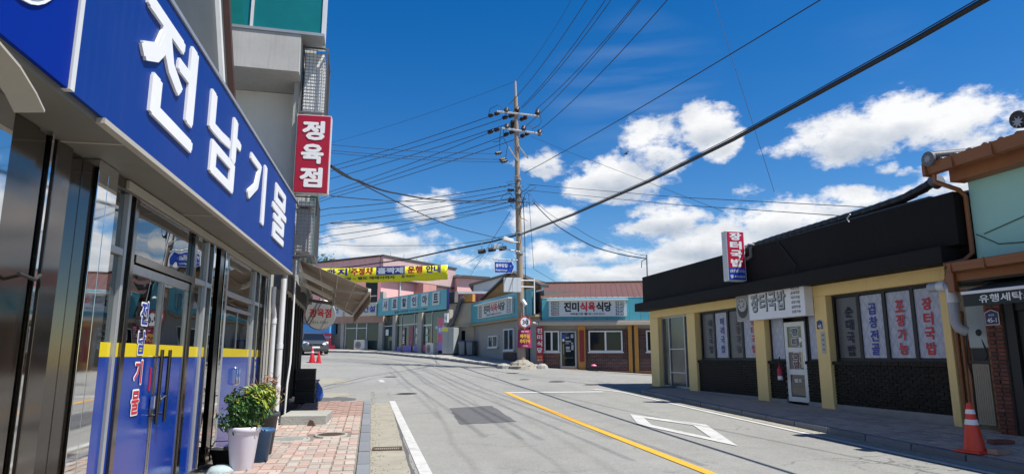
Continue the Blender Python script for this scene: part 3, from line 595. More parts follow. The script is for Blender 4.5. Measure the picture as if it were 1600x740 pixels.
structure('asphalt_patch', sheet([(a[0] + (b[0] - a[0]) * i / 9 + pr.uniform(-.028, .028), a[1] + (b[1] - a[1]) * i / 9 + pr.uniform(-.05, .05)) for a, b in zip(pp, pp[1:] + pp[:1]) for i in range(9)], .005), M_patch)
structure('cement_patch', sheet(ragged(-2.0, 21.0, .75, .8), .005), M_gutter)
structure('cement_patch', sheet(ragged(-2.6, 26.6, 1.1, 1.6), .005), M_gutter)
structure('alley_patch', sheet(ragged(-2.6, 19.6, 1.5, 1.0, 30, .1), .004), M_patch)
structure('asphalt_seam', strip(lambda y: .255 - .0316 * (y - 8.8) + .01 * math.sin(y * 5), lambda y: .30 - .0316 * (y - 8.8) + .014 * math.sin(y * 3.1), -6, 18.6, .004, 90), M_patch)
def manhole(x, y, r, label, mrim=M_iron, off=.0, group='iron manhole covers in the road'):
    t = thing('manhole_cover', label, 'manhole cover', (x, y, zg(x, y) + off), 0, group); t.rotation_euler = (slope_rot(y), 0, 0)
    mb = MB().lathe([(r + .05, -.02), (r + .05, .012), (r + .012, .012), (r + .012, -.02)], n=32); mb.build('rim', M_plinth if mrim is M_iron else M_stone, t)
    mb = MB().lathe([(r, -.02), (r, .009), (r - .02, .012), (.01, .012)], n=32)
    for i in range(-4, 5):
        q = (max(0, (r * .85) ** 2 - (i * r * .19) ** 2)) ** .5; mb.box(-q, q, i * r * .19 - .012, i * r * .19 + .012, .011, .016)
    mb.build('lid', mrim, t)
manhole(.41, 21.1, .33, 'dark round manhole in the near lane just beyond the pavement end')
manhole(-.1, 28.9, .30, 'small round manhole at the alley mouth before the far shops')
manhole(6.3, 25.7, .34, 'dark round manhole in the middle of the junction before the black roofed diner')
manhole(7.25, 24.1, .28, 'partly worn round manhole nearest the corner of the black roofed diner')
manhole(5.45, 30.8, .30, 'round manhole closest to the utility pole rock')
manhole(5.25, 26.9, .22, 'smallest manhole between the pole and the stop line')
manhole(-1.6, 11.3, .27, 'round grey concrete lid set in the pink pavement beside the downpipes', M_stone, .115, None)
manhole(-1.0, 11.75, .22, 'rusty brown iron lid in the pink pavement', M_rust, .115, None)
t = thing('drain_grate', 'rusty iron drain grate in the concrete gutter', 'drain', (-.06, 10.85, zg(0, 10.85) + .008))
MB().box(-.20, .20, -.17, -.14, -.02, .012).box(-.20, .20, .14, .17, -.02, .012).box(-.23, -.20, -.17, .17, -.02, .0125).box(.20, .23, -.17, .17, -.02, .0125).build('frame', M_rust, t)
bar = MB().box(-.006, .006, -.139, .139, -.02, .010).mesh('bar', M_rust)
for i in range(13): link('bar', bar, t, (-.186 + i * .031, 0, 0))
MB().quad((-.2, -.14, -.019), (.2, -.14, -.019), (.2, .14, -.019), (-.2, .14, -.019)).build('sump', M_black, t)

gr = MB(); rr = random.Random(11)
for i in range(1500):
    k = rr.random(); yy = rr.uniform(8.0, 22)
    if k < .45: x = xkl(yy) + abs(rr.gauss(0, .10)); z = zg(x, yy) + .006
    elif k < .6: x = .26 - .0316 * (yy - 8.8) + rr.gauss(0, .08); z = zg(x, yy) + .006
    elif k < .85: x = xkr(yy) - abs(rr.gauss(0, .10)); z = zg(x, yy) + .006
    else: x = rr.uniform(-2.2, xkl(yy) - .2); z = zg(x, yy) + .127
    if yy > LS_END and k > .85: continue
    q = rr.uniform(.004, .014); a = rr.uniform(0, 6.28); c_, s_ = math.cos(a) * q, math.sin(a) * q
    gr.add([(x + c_, yy + s_, z), (x - s_, yy + c_, z), (x - c_, yy - s_, z), (x + s_, yy - c_, z), (x, yy, z + q * .8)], [(0, 1, 4), (1, 2, 4), (2, 3, 4), (3, 0, 4)])
o = gr.build('gravel', mat('grit', (.16, .13, .09), .95, var=.4, scale=30)); o['kind'] = 'stuff'

# ------------------------------------------------------------------ kitchenware shop with the long blue sign (left)
RZL = R(90); LX = -2.3
gb = thing('shop_building', 'kitchenware shop with mirror steel front and blue film glass under the long sign', 'building', (LX, 0, 0), RZL)
ZS, ZT = .30, 3.11
# carcass
MB().box(-8, 12.6, .6, 7, 3.12, 4.4).build('upper_wall', M_concrete, gb)
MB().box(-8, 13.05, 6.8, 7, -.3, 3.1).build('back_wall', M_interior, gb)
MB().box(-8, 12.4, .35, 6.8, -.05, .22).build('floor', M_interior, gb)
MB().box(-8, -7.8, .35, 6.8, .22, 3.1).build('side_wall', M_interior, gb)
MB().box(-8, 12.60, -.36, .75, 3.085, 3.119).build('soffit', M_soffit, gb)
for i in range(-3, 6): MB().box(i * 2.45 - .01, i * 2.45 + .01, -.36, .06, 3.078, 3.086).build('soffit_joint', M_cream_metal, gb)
MB().box(12.55, 13.05, .0, 6.8, -.3, 3.30).build('end_pier', M_plaster, gb)
MB().box(12.50, 12.549, -.01, .3, .0, 3.08).build('end_post', M_alu_w, gb)
MB().box(-8, 12.45, -.04, .3, -.2, .17).build('plinth', M_plinth, gb)
def post(a, b, y0, y1, z0, z1, m=M_steel, bev=.004): MB().box(a, b, y0, y1, z0, z1).build('post', m, gb, bev)
# sill, head and posts
MB().box(5.665, 12.45, -.03, .06, .171, .30).build('sill', M_steel_brush, gb, .004)
MB().box(5.665, 12.44, -.02, .07, 2.98, 3.083).build('head_rail', M_bronze, gb, .004)
MB().box(5.9, 12.4, -.045, -.02, 3.0, 3.07).build('shutter_rail', M_cream_metal, gb)
for (a, b, m) in [(3.2, 4.16, M_steel), (5.31, 5.475, M_steel), (5.48, 5.66, M_steel), (6.0, 6.05, M_alu), (6.16, 6.24, M_bronze), (7.96, 8.06, M_bronze), (8.5, 8.56, M_alu), (8.66, 8.74, M_steel), (8.98, 9.16, M_steel_dark), (9.24, 9.36, M_steel), (9.50, 9.58, M_alu), (11.33, 11.42, M_alu), (11.58, 11.66, M_steel), (12.05, 12.2, M_steel_dark), (12.30, 12.42, M_steel)]:
    post(a, b, -.05 if m in (M_steel, M_steel_dark) else -.02, .08, .301 if a > 5.7 else .0, 2.979 if a > 5.7 else 3.08, m)
# dark folded-back shutter bay between the two mirror columns
for i, (a, b) in enumerate([(4.17, 4.62), (4.63, 4.85), (4.86, 5.08), (5.09, 5.305)]):
    MB().box(a, b, .04 + .03 * (i % 2), .10, .0, 3.08).build('panel', M_bronze, gb, .004)
MB().box(4.70, 4.725, .0, .04, .0, 3.08).build('trim', M_steel, gb)
MB().tube([(4.45, -.03, 2.1), (4.6, -.05, 2.08), (4.72, -.02, 2.12)], .012).build('shutter_rod', M_iron, gb)
def pane(a, b, z0, z1, m=G_shop, y=.02, name='pane'): return MB().box(a, b, y, y + .008, z0, z1).build(name, m, gb)
def film(a, b, z0, top=1.60): 
    MB().box(a, b, .006, .016, z0, top).build('blue_film', M_bluefilm, gb); MB().box(a, b, .005, .016, top + .001, top + .118).build('yellow_stripe', M_yellow, gb)
# fixed panes
for (a, b) in [(5.67, 5.995), (8.07, 8.495), (8.57, 8.655), (9.59, 11.325), (11.43, 11.575), (11.67, 12.045)]:
    pane(a, b, .301, 2.44); pane(a, b, 2.50, 2.978); film(a, b, .301)
    MB().box(a, b, -.015, .05, 2.441, 2.499).build('transom', M_alu, gb, .003)
pane(6.055, 6.155, .301, 2.978); film(6.055, 6.155, .301)
MB().box(9.6, 11.32, .0, .014, 2.25, 2.30).build('transom', M_alu, gb)
# pair of doors with a fanlight over them
MB().box(6.25, 7.95, -.03, .07, 2.42, 2.49).build('transom', M_bronze, gb, .003)
pane(6.25, 7.95, 2.495, 2.978)
for (a, b) in ((6.255, 7.095), (7.105, 7.945)):
    d = MB().box(a, b, .020, .030, .36, 2.33).build('door', G_shop, gb)
    MB().box(a, b, .0, .05, 2.331, 2.41).build('top_rail', M_steel_brush, d, .003); MB().box(a, b, .0, .05, .302, .359).build('bottom_rail', M_steel_brush, d, .003)
    MB().box(a + .001, a + .035, .001, .049, .36, 2.33).build('stile', M_steel_brush, d); MB().box(b - .035, b - .001, .001, .049, .36, 2.33).build('stile', M_steel_brush, d)
    MB().box(a + .036, b - .036, .007, .017, .361, 1.60).build('blue_film', M_bluefilm, d); MB().box(a + .036, b - .036, .006, .017, 1.601, 1.72).build('yellow_stripe', M_yellow, d)
    hx = 7.02 if a < 7 else 7.25
    MB().tube([(hx, -.07, .97), (hx, -.07, 1.67)], .018).tube([(hx, -.07, 1.05), (hx, .02, 1.05)], .01).tube([(hx, -.07, 1.6), (hx, .02, 1.6)], .01).build('handle', M_steel_dark, d)
lk = MB().box(7.00, 7.17, -.055, -.005, 1.11, 1.24).build('door_lock', M_steel, gb, .01); MB().disc((7.05, -.057, 1.17), .03, d=.003).build('keyhole', M_black, lk)
MB().tube([(7.14, -.06, 1.20), (7.26, -.075, 1.235), (7.3, -.03, 1.24)], .014).build('lock_latch', M_steel, gb)
# hoop handles on the far door
MB().tube([(10.36, -.01, 1.2), (10.36, -.05, 1.22), (10.36, -.05, 1.42), (10.36, -.01, 1.44)], .014).tube([(10.5, -.01, 1.2), (10.5, -.05, 1.22), (10.5, -.05, 1.42), (10.5, -.01, 1.44)], .014).build('handle', M_steel, gb)
MB().box(10.43, 10.445, .012, .018, .301, 2.25).build('meeting_stile', M_steel_brush, gb)
# window lettering
for i, ch in enumerate('전남기물'):
    zc = 2.00 - i * .268
    text(ch, (6.66 - i * .008, zc, .205, .235), -.004 + .005, M_letter, gb, 'letter', .055)
    text(ch, (6.66 - i * .008, zc, .172, .205), -.003, M_blueprint if i < 2 else M_redprint, gb, 'letter', .018)
text('전문점', (6.98, 1.45, .05, None), .0005, M_redprint, gb, 'lettering'); 
MB().box(6.955, 7.0, .002, .005, 1.28, 1.5).build('sticker', M_red, gb)
# steep mansard above the sign with its verge and gutter end
MB().prism_x([(.55, 4.41), (.72, 4.41), (1.45, 9.5), (1.2, 9.5)], -8, 11.9).build('mansard_roof', mat('slate_sheet', (.055, .06, .065), .5, var=.1, scale=2, streak=.15, dcol=(.08, .085, .09)), gb)
MB().prism_x([(.49, 4.41), (.549, 4.41), (1.199, 9.5), (1.12, 9.5)], 11.3, 11.42).build('verge_trim', M_alu_w, gb)
MB().prism_x([(.44, 4.2), (.75, 4.2), (1.55, 9.5), (1.08, 9.5)], 11.92, 12.05).build('verge_board', mat('verge_brown', (.05, .022, .016), .5), gb)
MB().prism_x([(.30, 4.41), (.54, 4.41), (.95, 7.2), (.93, 7.2)], -8, 8.2).build('dormer_side', M_whitesign, gb)
MB().box(11.95, 12.1, .2, .46, 4.42, 4.50).tube([(12.02, .3, 4.5), (12.28, .3, 4.5)], .045).build('gutter_end', M_copper, gb)
# things inside seen through the glass
sh = thing('display_shelf', 'dim steel shelf of kitchenware behind the shop glass', 'shelf', (LX - 1.6, 8.2, .22), RZL)
for z in (.4, .9, 1.4, 1.9): MB().box(-1.8, 2.4, 0, .5, z, z + .03).build('shelf_board', M_alu, sh)
for x in (-1.8, .3, 2.36): MB().box(x, x + .04, .01, .49, 0, 2.0).build('upright', M_alu, sh)
gcl = MB().hexa([(7.9, .5, 1.55), (8.45, .45, 1.5), (8.4, .6, 1.5), (7.9, .65, 1.55), (8.0, .5, 2.0), (8.35, .47, 2.08), (8.33, .6, 2.08), (8.0, .6, 2.0)])
o = gcl.build('folded_apron', M_greencloth, None, .03); o.location = (LX, 0, 0); o.rotation_euler = (0, 0, RZL); tag(o, 'bright green cloth showing behind the glass right of the doors', 'cloth')

# the long sign
sg = thing('shop_sign', 'long blue fascia sign with raised white letters over the mirror shop front', 'sign', (LX, 0, 0), RZL)
MB().box(4.03, 12.55, -.40, -.37, 3.12, 4.46).build('face_panel', M_blue, sg)
MB().box(-8, 3.97, -.40, -.37, 3.12, 4.46).build('face_panel', M_blue2, sg, label='brighter blue end panel with silver oval badge')
MB().box(-8, 12.55, -.369, .59, 3.121, 4.459).build('sign_box', M_soffit, sg)
MB().box(3.975, 4.025, -.412, -.36, 3.119, 4.462).build('joint_trim', M_alu_w, sg)
MB().box(4.0, 12.56, -.415, -.355, 4.461, 4.50).build('top_trim', M_alu, sg); MB().box(-8, 3.98, -.415, -.355, 4.461, 4.50).build('top_trim', M_alu, sg)
MB().box(4.45, 12.56, -.413, -.355, 3.083, 3.119).build('bottom_trim', M_cream_metal, sg)
for (ch, a, b, z0, z1) in (('전', 4.86, 6.20, 3.42, 4.36), ('남', 6.66, 8.00, 3.43, 4.29), ('기', 8.50, 9.62, 3.42, 4.27), ('물', 10.22, 11.46, 3.40, 4.26)):
    text(ch, ((a + b) / 2, (z0 + z1) / 2, b - a, z1 - z0), -.40, M_letter, sg, 'letter', .022, .011)
mb = MB(); n = 36
pr = [(3.45 + .36 * math.cos(2 * math.pi * i / n) - .02, 3.82 + .46 * math.sin(2 * math.pi * i / n) * (1 - .12 * math.cos(2 * math.pi * i / n))) for i in range(n)]
mb.prism(pr, -.412, -.401); ov = mb.build('oval_badge', M_letter, sg)
MB().prism([(3.43 + (x - 3.43) * .92, 3.82 + (z - 3.82) * .93) for x, z in pr], -.418, -.4125).build('mirror_inlay', M_steel, ov)
# the bottom trim that has come loose at the near end
mb = MB(); prv = None; pts = [(1.5, 3.11), (2.6, 3.10), (3.2, 3.06), (3.45, 3.01), (3.62, 2.94), (3.72, 2.88)]
for (a, z), (b, w) in zip(pts[:-1], pts[1:]):
    mb.hexa([(a, -.425, z), (a, -.28, z - .01), (a, -.28, z + .004), (a, -.425, z + .014), (b, -.425, w), (b, -.28, w - .01), (b, -.28, w + .004), (b, -.425, w + .014)])
mb.build('loose_trim', M_cream_metal, sg, label='cream trim strip hanging loose at the sign joint')

# downpipes and box on the pier
dp = thing('downpipe', 'white downpipe with an offset elbow, left one of the pair by the pier', 'pipe', (LX + .06, 12.72, 0), RZL)
MB().tube([(0, -.05, .28), (0, -.05, 2.25), (-.03, -.05, 2.38), (-.16, -.05, 2.5), (-.2, -.05, 2.62), (-.2, -.05, 2.85)], .042, 12).build('pipe', M_pvc, dp); MB().tube([(0, -.05, .22), (0, -.05, .30)], .052, 12).tube([(0, -.05, 2.2), (0, -.05, 2.3)], .05, 12).build('collar', M_pvc, dp)
MB().tube([(0, -.05, .24), (.0, -.16, .19)], .05, 12).build('spout', M_pvc, dp)
dp = thing('downpipe', 'straight white downpipe with collars, right one of the pair by the pier', 'pipe', (LX + .19, 12.93, 0), RZL)
MB().tube([(0, -.02, .2), (0, -.02, 3.05)], .05, 12).build('pipe', M_pvc, dp)
for z in (.5, 1.75, 1.0): MB().tube([(0, -.02, z), (0, -.02, z + .09)], .058, 12).build('collar', M_pvc, dp)
mb = MB().box(-.06, .06, -.05, 0, 1.5, 1.78).build('meter_box', M_alu_w, None, .008); mb.location = (LX - .06, 12.54, 0); mb.rotation_euler = (0, 0, 0); tag(mb, 'small pale switch box on the plaster pier', 'box')

# ------------------------------------------------------------------ butcher's building (left, beyond the shop)
SX, SY = -2.08, 13.42; RZS = R(93.4)        # its front swings a little away from the street
sb = thing('butcher_building', 'grey concrete building with teal upper windows and dark tiled shopfront', 'building', (SX, SY, 0), RZS)   # x = along the street, y = inward
MB().box(.75, 6.4, .12, 9, 2.9, 9.6).build('wall', M_concrete, sb)
MB().box(.0, 6.4, .02, .119, 2.9, 7.189).build('street_wall', M_concrete, sb)
MB().box(.7, .749, .12, 9, -.2, 7.18).build('end_wall', mat('pale_grey_paint', (.66, .66, .65), .8, var=.08, scale=2, bump=.15, bscale=30, dirt=.2, dcol=(.5, .49, .47), streak=.12), sb)
MB().box(-.02, 6.4, .26, 9, -.2, 2.899).build('shopfront_wall', M_black, sb)
# upper floor oversails the end wall
MB().box(-.50, 6.4, .0, 9, 7.19, 8.0).build('beam', M_concrete_lt, sb, .01)
MB().box(-.52, .20, -.45, 9, 8.001, 8.06).build('window_sill', M_alu, sb)
for k, (a, b) in enumerate([(-.38, .93), (.99, 2.4), (2.46, 4.0)]):
    MB().box(-.44, -.40, a, b, 8.061, 9.9).build('window', M_teal_glass, sb)
for y in (.935, 2.405): MB().box(-.47, -.38, y, y + .055, 8.061, 9.9).build('mullion', M_alu_w, sb)
MB().box(-.46, .18, -.44, -.385, 8.061, 9.9).build('corner_post', M_alu_w, sb)
MB().box(-.41, 6.3, .1, 8.8, 9.9, 10.0).build('roof', M_concrete, sb)
MB().box(-.36, .15, -.33, 8.8, 8.07, 9.89).build('window_core', M_interior, sb); MB().box(.151, 6.2, .05, 8.8, 8.07, 9.89).build('upper_wall', M_concrete, sb)
# shopfront: tiled pier, black frames, steps
for i in range(9):
    for j in range(1): MB().box(-.10, .12, .04, .25, .28 + i * .29, .28 + i * .29 + .282).build('tile', M_darktile, sb)
MB().box(.12, 5.9, .18, .259, .25, .62).build('stall_riser', M_darktile, sb)
for i, x in enumerate([.14, .62, 1.1, 1.9, 2.7, 3.5, 4.3, 5.1, 5.8]): MB().box(x, x + .07, .10, .18, .621, 2.9).build('post', M_black, sb)
MB().box(.21, 5.8, .15, .17, .64, 2.85).build('pane', M_darkglass, sb)
MB().box(.0, 5.9, -.02, .17, 2.902, 3.2).build('fascia', M_black, sb)
MB().box(.05, 1.6, -.14, .179, .12, .40).build('tiled_step', M_darktile, sb, .006); MB().box(1.7, 5.2, -.06, .179, .2, .46).build('tiled_step', M_darktile, sb, .006)
MB().tube([(.20, -.10, 3.5), (.22, -.10, 1.5), (.05, -.08, 1.1), (.1, -.06, .5)], .02).build('cable_pipe', M_alu_w, sb)
MB().tube([(3.0, -.05, 6.4), (3.0, -.05, 3.7), (2.9, .0, 3.4)], .045).build('vent_pipe', M_concrete, sb)
MB().box(3.3, 5.2, -.20, .019, 3.4, 6.6).build('side_sheet', M_darkcorr, sb)
MB().box(5.6, 6.3, -.16, .018, 5.0, 5.75).build('meter_box', M_alu_w, sb)

def cage(z0, z1, x0, x1, d, label):
    """welded wire guard on the street wall round an outdoor unit"""
    c = thing('window_cage', label, 'cage', (SX, SY, z0), RZS, 'wire cages on the butcher building'); h = z1 - z0
    f = MB()
    for x in (x0, x1):
        for y in (-d, -.03): f.box(x, x + .03, y, y + .03, 0, h)
    for z in (0, h - .03):
        f.box(x0 + .03, x1, -d, -d + .03, z, z + .03).box(x0, x0 + .03, -d + .03, -.03, z, z + .03).box(x1, x1 + .03, -d + .03, -.03, z, z + .03).box(x0 + .03, x1, -.03, 0, z, z + .03)
    f.build('frame', M_mesh, c)
    w = MB(); t = .0035; s = .07
    k = int(d / s)
    for i in range(1, k): y = -d + i * d / k; w.box(x0 + .01, x0 + .01 + t * 2, y - t, y + t, .03, h - .03)
    k = int(h / s)
    for i in range(1, k): z = i * h / k; w.box(x0 + .005, x0 + .005 + t * 2, -d + .03, -.03, z - t, z + t); w.box(x0 + .03, x1, -d + .01, -d + .01 + t * 2, z - t, z + t)
    k = int((x1 - x0) / s)
    for i in range(1, k): x = x0 + i * (x1 - x0) / k; w.box(x - t, x + t, -d + .015, -d + .015 + t * 2, .03, h - .03); w.box(x - t, x + t, -d + .03, -.03, .008, .008 + 2 * t)
    w.build('wire_mesh', M_mesh, c, kind='stuff')
    return c
c = cage(6.52, 7.97, -.05, 1.1, .52, 'upper wire cage beside the teal windows above the red vertical sign')
MB().box(.09, .95, -.44, -.05, .08, 1.38).build('unit_casing', mat('bright_casing', (.85, .85, .83), .5, var=.05, dirt=.15, dcol=(.5, .48, .45)), c, .02)
c = cage(3.56, 4.78, -.02, 1.1, .46, 'lower wire cage between the red vertical sign and the awning')
MB().box(.14, .9, -.34, -.06, .1, 1.0).build('unit_casing', mat('dull_casing', (.40, .40, .41), .6, var=.1), c, .02)
MB().box(-.01, .6, -.40, -.10, 1.03, 1.12).build('tray', M_cagewhite, c)

vs_ = thing('vertical_sign', 'red vertical butcher sign with three white characters between two wire cages', 'sign', (SX, SY, 0))
MB().box(.0, .65, -.12, .10, 4.83, 6.44).build('box', M_red, vs_, .01)
MB().box(-.012, .662, -.105, .085, 4.815, 4.829).box(-.012, .662, -.105, .085, 6.441, 6.455).box(-.015, -.001, -.105, .085, 4.83, 6.44).box(.651, .665, -.105, .085, 4.83, 6.44).build('edge_trim', M_alu_w, vs_)
for i, ch in enumerate('정육점'): text(ch, (.325, 6.12 - i * .49, .44, .41), -.121, M_letter, vs_, 'letter', .045, .003)

# awning with folding arms
aw = thing('awning', 'beige retractable shop awning sloping out over the pavement with folding arms', 'awning', (SX, SY, 0), RZS)
a0, a1 = .42, 4.85                                            # the far end is less far out than the near one
def awp(x, t, dz=0.0):
    q = (x - a0) / (a1 - a0); D = 1.44 - .32 * q; wz = 3.54 - .26 * q; oz = 2.98 - .22 * q
    return Vector((x, -.12 - D * t, wz + (oz - wz) * t + .03 * t * (1 - t) * 4 * .4 + dz))
mb = MB(); n = 12
vs = [awp(a0 + (a1 - a0) * i / n, t, -.012 * math.sin(math.pi * i / n)) for i in range(n + 1) for t in (0, .33, .66, 1)]
fs = [(i * 4 + j, i * 4 + j + 1, i * 4 + j + 5, i * 4 + j + 4) for i in range(n) for j in range(3)]
o = mb.add(vs, fs, True).build('canopy', M_awning, aw); sm = o.modifiers.new('cloth', 'SOLIDIFY'); sm.thickness = .006; sm.offset = 1
MB().bar(awp(a0 - .02, 1, -.03), awp(a1 + .02, 1, -.03), .06, .07).build('front_bar', M_awnarm, aw, .006)
mb = MB(); k = 40; vs = []
for i in range(k + 1):
    x = a0 + (a1 - a0) * i / k; p = awp(x, 1.02, -.06); vs += [p, p + Vector((0, .012 * math.sin(i * 2.1), -.20 - .02 * abs(math.sin(i * .78))))]
o = mb.add(vs, [(2 * i, 2 * i + 2, 2 * i + 3, 2 * i + 1) for i in range(k)], True).build('valance', M_awning, aw); sm = o.modifiers.new('cloth', 'SOLIDIFY'); sm.thickness = .006
MB().tube([awp(a0 - .05, 0, .03), awp(a1 + .05, 0, .03)], .05, 12).build('roller', M_awnarm, aw)
for x in (a0 - .06, 2.7, a1 + .02): q = awp(x, 0); MB().box(x, x + .05, -.16, .0, q.z - .3, q.z + .1).build('bracket', M_alu, aw, .006)
for x0, x1 in ((.62, 1.5), (2.1, 2.9), (4.7, 3.8)):
    p0, p1, p2 = awp(x0, 0, -.22), awp(x1, .5, -.16), awp(x0 + .2, .97, -.05)
    MB().bar(p0, p1, .05, .08).build('arm', M_awnarm, aw, .004); MB().bar(p1, p2, .04, .06).build('arm', M_awnarm, aw, .004)
    MB().tube([p1 - Vector((0, 0, .06)), p1 + Vector((0, 0, .06))], .04).build('elbow', M_alu, aw)
for q in (.3, .55, .8): MB().bar(awp(a0 + .02, q, -.02), awp(a1 - .02, q, -.02), .012).build('seam', M_awnarm, aw)
ds = thing('disc_sign', 'round beige butcher sign with red characters hanging under the awning', 'sign', (-2.02, 18.7, 2.73))
MB().disc((0, 0, 0), .40, 'y', .05, 36).build('face', mat('disc_beige', (.50, .43, .37), .5, var=.06), ds); 
MB().lathe([(.385, -.002), (.415, -.002), (.415, .06), (.385, .06)], n=36).build('rim', M_alu, ds).rotation_euler = (R(-90), 0, 0)
text('정육점', (0, .05, .58, .24), -.002, mat('disc_red', (.30, .01, .02), .5), ds, 'lettering', .035); text('836-5581', (0, -.20, .40, .075), -.002, M_greyprint, ds, 'lettering', .02)
MB().tube([(-.05, .03, .41), (-.05, .03, .62)], .012).build('hanger', M_alu, ds)

# bits on the left pavement
o = MB().hexa([(-.42, -.62, -.1), (.42, -.62, -.1), (.42, .62, -.1), (-.42, .62, -.1), (-.41, -.61, .15), (.41, -.61, .15), (.41, .61, .15), (-.41, .61, .15)]).build('step_block', M_stone, None, .012)
o.location = (-1.62, 13.7, zg(0, 13.7) + .125); tag(o, 'low concrete step block on the pink pavement before the butcher shop', 'step')
o = MB().hexa([(-.07, -.03, 0), (.07, -.03, 0), (.09, .03, 0), (-.08, .04, 0), (-.03, -.02, .11), (.04, -.03, .1), (.03, .03, .08), (-.02, .02, .12)]).build('broken_brick', M_rust, None, .008)
o.location = (-1.46, 12.92, zg(0, 12.9) + .125); tag(o, 'small brown broken brick leaning on the concrete step', 'brick')
o = MB().lathe([(.001, 0), (.15, .0), (.17, .05), (.12, .10), (.05, .12), (.001, .12)], n=11, wob=.13).build('rock', M_rockblue, None); o.location = (-2.0, 8.72, .215); tag(o, 'pale bluish rock at the foot of the mirror shop front', 'rock')
def crate(x, y, z, rz, label, group='black crates stacked by the butcher shop'):
    t = thing('plastic_crate', label, 'crate', (x, y, z), rz, group); w, d, h = .24, .17, .27
    MB().box(-w, w, -d, d, .005, .025).build('base', M_blackplastic, t); MB().box(-w + .02, w - .02, -d + .02, d - .02, .026, h - .04).build('contents', M_black, t)
    for (a, b, c_, e) in ((-w, w, -d, -d + .015), (-w, w, d - .015, d), (-w, -w + .015, -d + .015, d - .015), (w - .015, w, -d + .015, d - .015)):
        m = MB().box(a, b, c_, e, .0251, .06).box(a, b, c_, e, .2, h)
        for i in range(7):
            q = (i + .5) / 7
            if b - a > .1: m.box(a + (b - a) * q - .012, a + (b - a) * q + .012, c_ + .003, e - .003, .06, .2)
            else: m.box(a + .003, b - .003, c_ + (e - c_) * q - .01, c_ + (e - c_) * q + .01, .06, .2)
        m.build('side', M_blackplastic, t)
    return t
zc = zg(-2.2, 17.6) + .125
for i, (dx, a, nm) in enumerate([(0, .02, 'lowest black crate of the stack at the end of the pink pavement'), (.01, -.03, 'middle black crate of the stack at the end of the pink pavement'), (-.01, .05, 'topmost black crate of the stack at the end of the pink pavement')]):
    crate(-2.16 + dx, 17.55, zc + i * .275, a, nm)
o = MB().lathe([(.02, 0), (.13, .02), (.17, .16), (.14, .33), (.07, .44), (.03, .5), (.07, .56)], n=14, wob=.1).build('plastic_bag', M_bluebag, None); o.location = (-1.93, 17.95, zc - .02); tag(o, 'crumpled blue plastic bag against the black crates', 'bag')

def cone(x, y, z, h, label, bands, group=None):
    M_orange = MATS['cone_orange'] if group is None else mat('cone_red', (.50, .012, .02), .45, var=.08, dirt=.2, dcol=(.2, .03, .03))
    t = thing('traffic_cone', label, 'cone', (x, y, z), random.uniform(0, 1), group); k = h / .72
    MB().box(-.19 * k, .19 * k, -.19 * k, .19 * k, 0, .035 * k).build('base', M_orange, t, .008)
    MB().lathe([(.15 * k, .035 * k), (.145 * k, .07 * k), (.035 * k, h - .01), (.028 * k, h), (.02 * k, h)], n=24).build('cone', M_orange, t)
    for (a, b) in bands:
        ra, rb = [(.145 - (q - .07) / (.72 - .07) * .11) * k + .004 for q in (a, b)]
        MB().lathe([(ra, a * k), (rb, b * k)], n=24).build('reflective_band', M_reflect, t)
cone(8.27, 8.58, rsw(8.27, 8.58), .70, 'tall orange road cone with two white bands on the shaded pavement', [(.40, .475), (.555, .62)])
o = MB().box(-.14, .14, -.07, .07, 0, .075).build('paving_brick', mat('loose_paver', (.42, .27, .2), .9, var=.2, scale=9, bump=.4), None, .006); o.location = (8.44, 8.36, rsw(8.44, 8.36)); o.rotation_euler = (0, 0, .25); tag(o, 'loose pinkish paver lying at the foot of the banded orange cone', 'paver')
o = MB().box(-.16, .16, -.08, .08, 0, .06).build('paving_brick', M_redbrick, None, .006); o.location = (9.15, 9.0, rsw(9.15, 9.0)); o.rotation_euler = (0, 0, -.2); tag(o, 'loose dark red brick by the laundry door post', 'brick')
cone(-4.65, 40.0, zg(-4.5, 40), .82, 'red cone standing left of its twin on the far road', [(.5, .56)], 'pair of far red cones')
cone(-4.25, 39.7, zg(-4.2, 39.7), .66, 'plain red cone standing right of its twin on the far road', [], 'pair of far red cones')
cone(-2.78, 20.2, zg(-2.6, 20.2), 1.0, 'orange cone half hidden behind the black crates', [])

# pots and plants by the shop
def leafy(root, cx, cy, z0, z1, rx, mats, n, size, part='foliage'):
    mbs = [MB() for _ in mats]
    for i in range(n):
        while True:
            p = Vector((random.uniform(-1, 1), random.uniform(-1, 1), random.uniform(-1, 1)))
            if .25 < p.length < 1: break
        lump = 1 + .22 * math.sin(5 * p.x + 3) * math.cos(4 * p.z + 1) + .12 * math.sin(9 * p.y)
        q = Vector((cx + p.x * rx * lump, cy + p.y * rx * lump, (z0 + z1) / 2 + p.z * (z1 - z0) / 2 * lump))
        nrm = (p.normalized() + Vector((random.uniform(-.7, .7), random.uniform(-.7, .7), random.uniform(-.2, .9)))).normalized()
        a = nrm.cross(Vector((random.random(), random.random(), .3))).normalized(); b = nrm.cross(a); s = size * random.uniform(.6, 1.25)
        k = 0 if random.random() < .55 else 1
        if random.random() < (.6 if p.x * .6 + p.z > .5 else .04): k = len(mats) - 1
        mbs[k].add([q - a * s, q + b * s * .42 - a * s * .1 + nrm * s * .12, q + a * s - nrm * s * .15, q - b * s * .42 - a * s * .1 + nrm * s * .12], [(0, 1, 2), (0, 2, 3)])
    for m, g in zip(mats, mbs):
        if g.v: g.build(part, m, root)
pz = zg(-1.76, 8.68) + .122
pt_ = thing('flower_pot', 'tall white tapered plant pot with a rolled rim before the blue glass', 'pot', (-1.78, 8.78, pz))
MB().lathe([(.001, .0), (.125, 0), (.130, .01), (.178, .42), (.182, .43), (.192, .435), (.198, .50), (.193, .505), (.175, .50), (.17, .45), (.001, .45)], n=36).build('body', M_pot, pt_)
